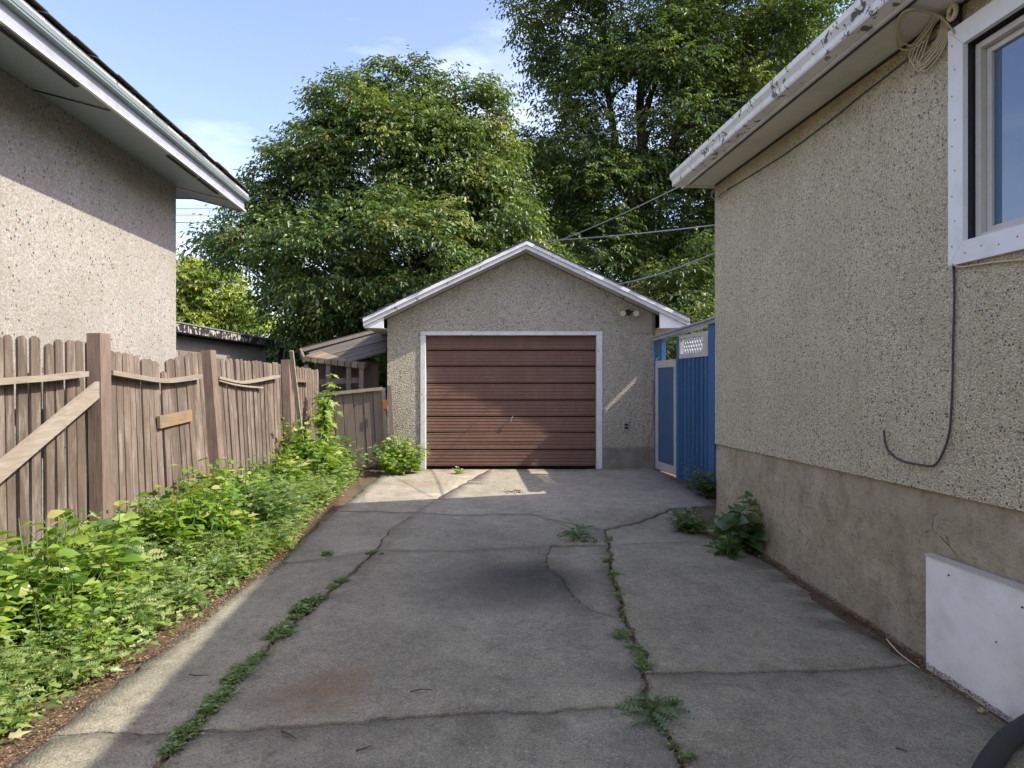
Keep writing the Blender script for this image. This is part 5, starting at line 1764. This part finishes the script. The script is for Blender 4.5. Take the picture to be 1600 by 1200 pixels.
sow(jl, .045, 1.1, 'small green weed in the near part of the left concrete joint', 'weeds in the near left joint', 1)
jl = G((418, 1010), (432, 998), (470, 955), (498, 938))
sow(jl, .045, 1.15, 'small green weed in the middle part of the left concrete joint', 'weeds in the middle left joint', 2)
sow(G((512, 926), (530, 912), (548, 905)), .06, 1.1, 'small green weed in the far part of the left concrete joint', 'weeds in the far left joint', 3)
sow(G((572, 868), (585, 862), (598, 866)), .07, 1.1, 'small green weed where the left joint meets the cross crack', 'weeds at the left crack crossing', 4)
sow(G((488, 872), (506, 868), (524, 867)), .12, .9, 'little weed in the cross crack left of the long joint', 'weeds in the left cross crack', 5)
sow(G((962, 985), (978, 1000), (990, 1012), (1000, 1030), (1008, 1048)), .055, .95, 'small weed in the right joint beside the oil stain', 'weeds in the right joint', 6)
sow(G((950, 868), (958, 900), (968, 930), (978, 965)), .10, .8, 'tiny weed in the upper right joint', 'weeds in the upper right joint', 7)
sow(G((885, 850), (905, 846), (930, 848), (948, 846), (955, 835)), .09, .8, 'small weed along the broken edge below the garage', 'weeds along the broken edge', 8)
sow(G((1030, 1125), (1045, 1148), (1058, 1168), (1070, 1190)), .10, .6, 'tiny weed in the right joint at the bottom', 'weeds in the bottom right joint', 9)
sow(G((640, 1122), (780, 1108), (800, 1110)), .5, .5, 'tiny sprout in the near cross crack', 'sprouts in the near cross crack', 10)
for t_ in tufts:
    for ch in list(t_.children):
        bpy.data.objects.remove(ch)
    bpy.data.objects.remove(t_)

# ------------------------------------------------------------------ litter
def litter(name, label, xs_, ys_, size, rel=.006, mat='litter'):
    n = len(xs_)
    base = np.stack([xs_, ys_, np.array([gz(a, b) for a, b in zip(xs_, ys_)]) + RNG.random(n) * rel + .003], 1)
    d = RNG.normal(0, 1, (n, 3)); d[:, 2] *= .15
    nr = RNG.normal(0, .25, (n, 3)) + np.array([0, 0, 1])
    Lf = RNG.uniform(size * .4, size, n)
    o = leaf_mesh(name, base, d, nr, Lf, Lf * RNG.uniform(.2, .6, n), RNG.random(n), M[mat], fold=.12, droop=.02)
    return tag(o, label, 'litter', kind='stuff')
n = 9000
ys_ = RNG.uniform(1.5, 8.6, n)
edge = np.array([interp(v, [(1.5, -1.98), (3.04, -1.97), (3.7, -1.90), (4.4, -1.90), (5.4, -1.84), (6.0, -1.92), (8.6, -2.1)]) for v in ys_])
litter('leaf_litter', 'dry brown leaf litter along the left edge of the driveway', edge - np.abs(RNG.normal(0, .10, n)) + .02 + .03 * np.sin(ys_ * 5), ys_, .022, .012)
n = 9000
ys_ = RNG.uniform(1.8, 7.2, n)
wl = WX + WS * ys_
off = np.abs(RNG.normal(0, 1, n)) * (.065 + .025 * np.sin(ys_ * 4) + .02 * np.sin(ys_ * 11))
litter('leaf_litter', 'dry brown leaf litter along the foot of the right foundation', wl - .02 - off, ys_, .020, .012)
# crumbs scattered on the slabs
n = 1500
litter('debris_crumbs', 'scattered crumbs and bits of dry leaf on the concrete', RNG.uniform(-1.85, 2.1, n), RNG.uniform(2.2, 10.7, n) ** 1.0, .013, .002)
# soil and plant scraps inside the joints
jx, jy = [], []
for k in ('jL0', 'jL1', 'jR0', 'jR1', 'jR2', 'jR3', 'T1c'):
    for p in EL_[k][0]:
        if p.y > 1.5:
            for _ in range(9):
                jx.append(p.x + RNG.normal(0, .018)); jy.append(p.y + RNG.normal(0, .02))
litter('joint_debris', 'dirt and dry scraps lying in the driveway joints', np.array(jx), np.array(jy), .016, .004)
# pale twig by the foundation and a few sticks
def stick(label, pts, r, mat='stick'):
    tag(MB().tube(smooth_pts([p + Vector((0, 0, r + .001)) for p in pts], 3), r, 5, r * .4).build('twig', M[mat]), label, 'twig')
stick('long pale twig lying in the litter below the foundation', [gp(1385, 1000, .01), gp(1405, 1022, .012), gp(1436, 1045, .01)], .005, 'cream')
stick('dark twig on the concrete above the near cross crack', [gp(641, 1083), gp(658, 1079), gp(675, 1080)], .005)
stick('curved dark twig near the bottom left joint', [gp(440, 1145), gp(452, 1150), gp(463, 1157)], .006)
stick('short twig at the bottom edge below the rust stain', [gp(556, 1175), gp(568, 1172), gp(580, 1167)], .005)
stick('thin twig on the left slab beside the weedy joint', [gp(296, 1055), gp(310, 1057), gp(325, 1056)], .004)
stick('tiny twig on the right slab near the drain hose', [gp(1400, 1170), gp(1410, 1173), gp(1418, 1176)], .004)
# leaf by the white board
lf_ = leaf_mesh('fallen_leaf', np.array([list(gp(1528, 1112, .012))]), np.array([[1.0, .2, .1]]), np.array([[0, -.3, 1.0]]), np.array([.07]), np.array([.045]), np.array([.95]), M['leaf_fine'], shape='lobed', fold=.15)
tag(lf_, 'pale green fallen leaf in the litter below the white board', 'leaf')
# rusty scrap on the drive near the garage
tag(leaf_mesh('dry_leaf_pile', np.array([list(gp(803 + RNG.uniform(-12, 12), 768 + RNG.uniform(-2.5, 2.5), .01)) for _ in range(40)]), RNG.normal(0, 1, (40, 3)) * np.array([1, 1, .2]), np.tile([0, 0, 1.0], (40, 1)) + RNG.normal(0, .3, (40, 3)), RNG.uniform(.03, .06, 40), RNG.uniform(.015, .03, 40), RNG.random(40), M['litter']), 'small pile of dry brown leaves on the sunlit concrete before the garage', 'leaves', kind='stuff')
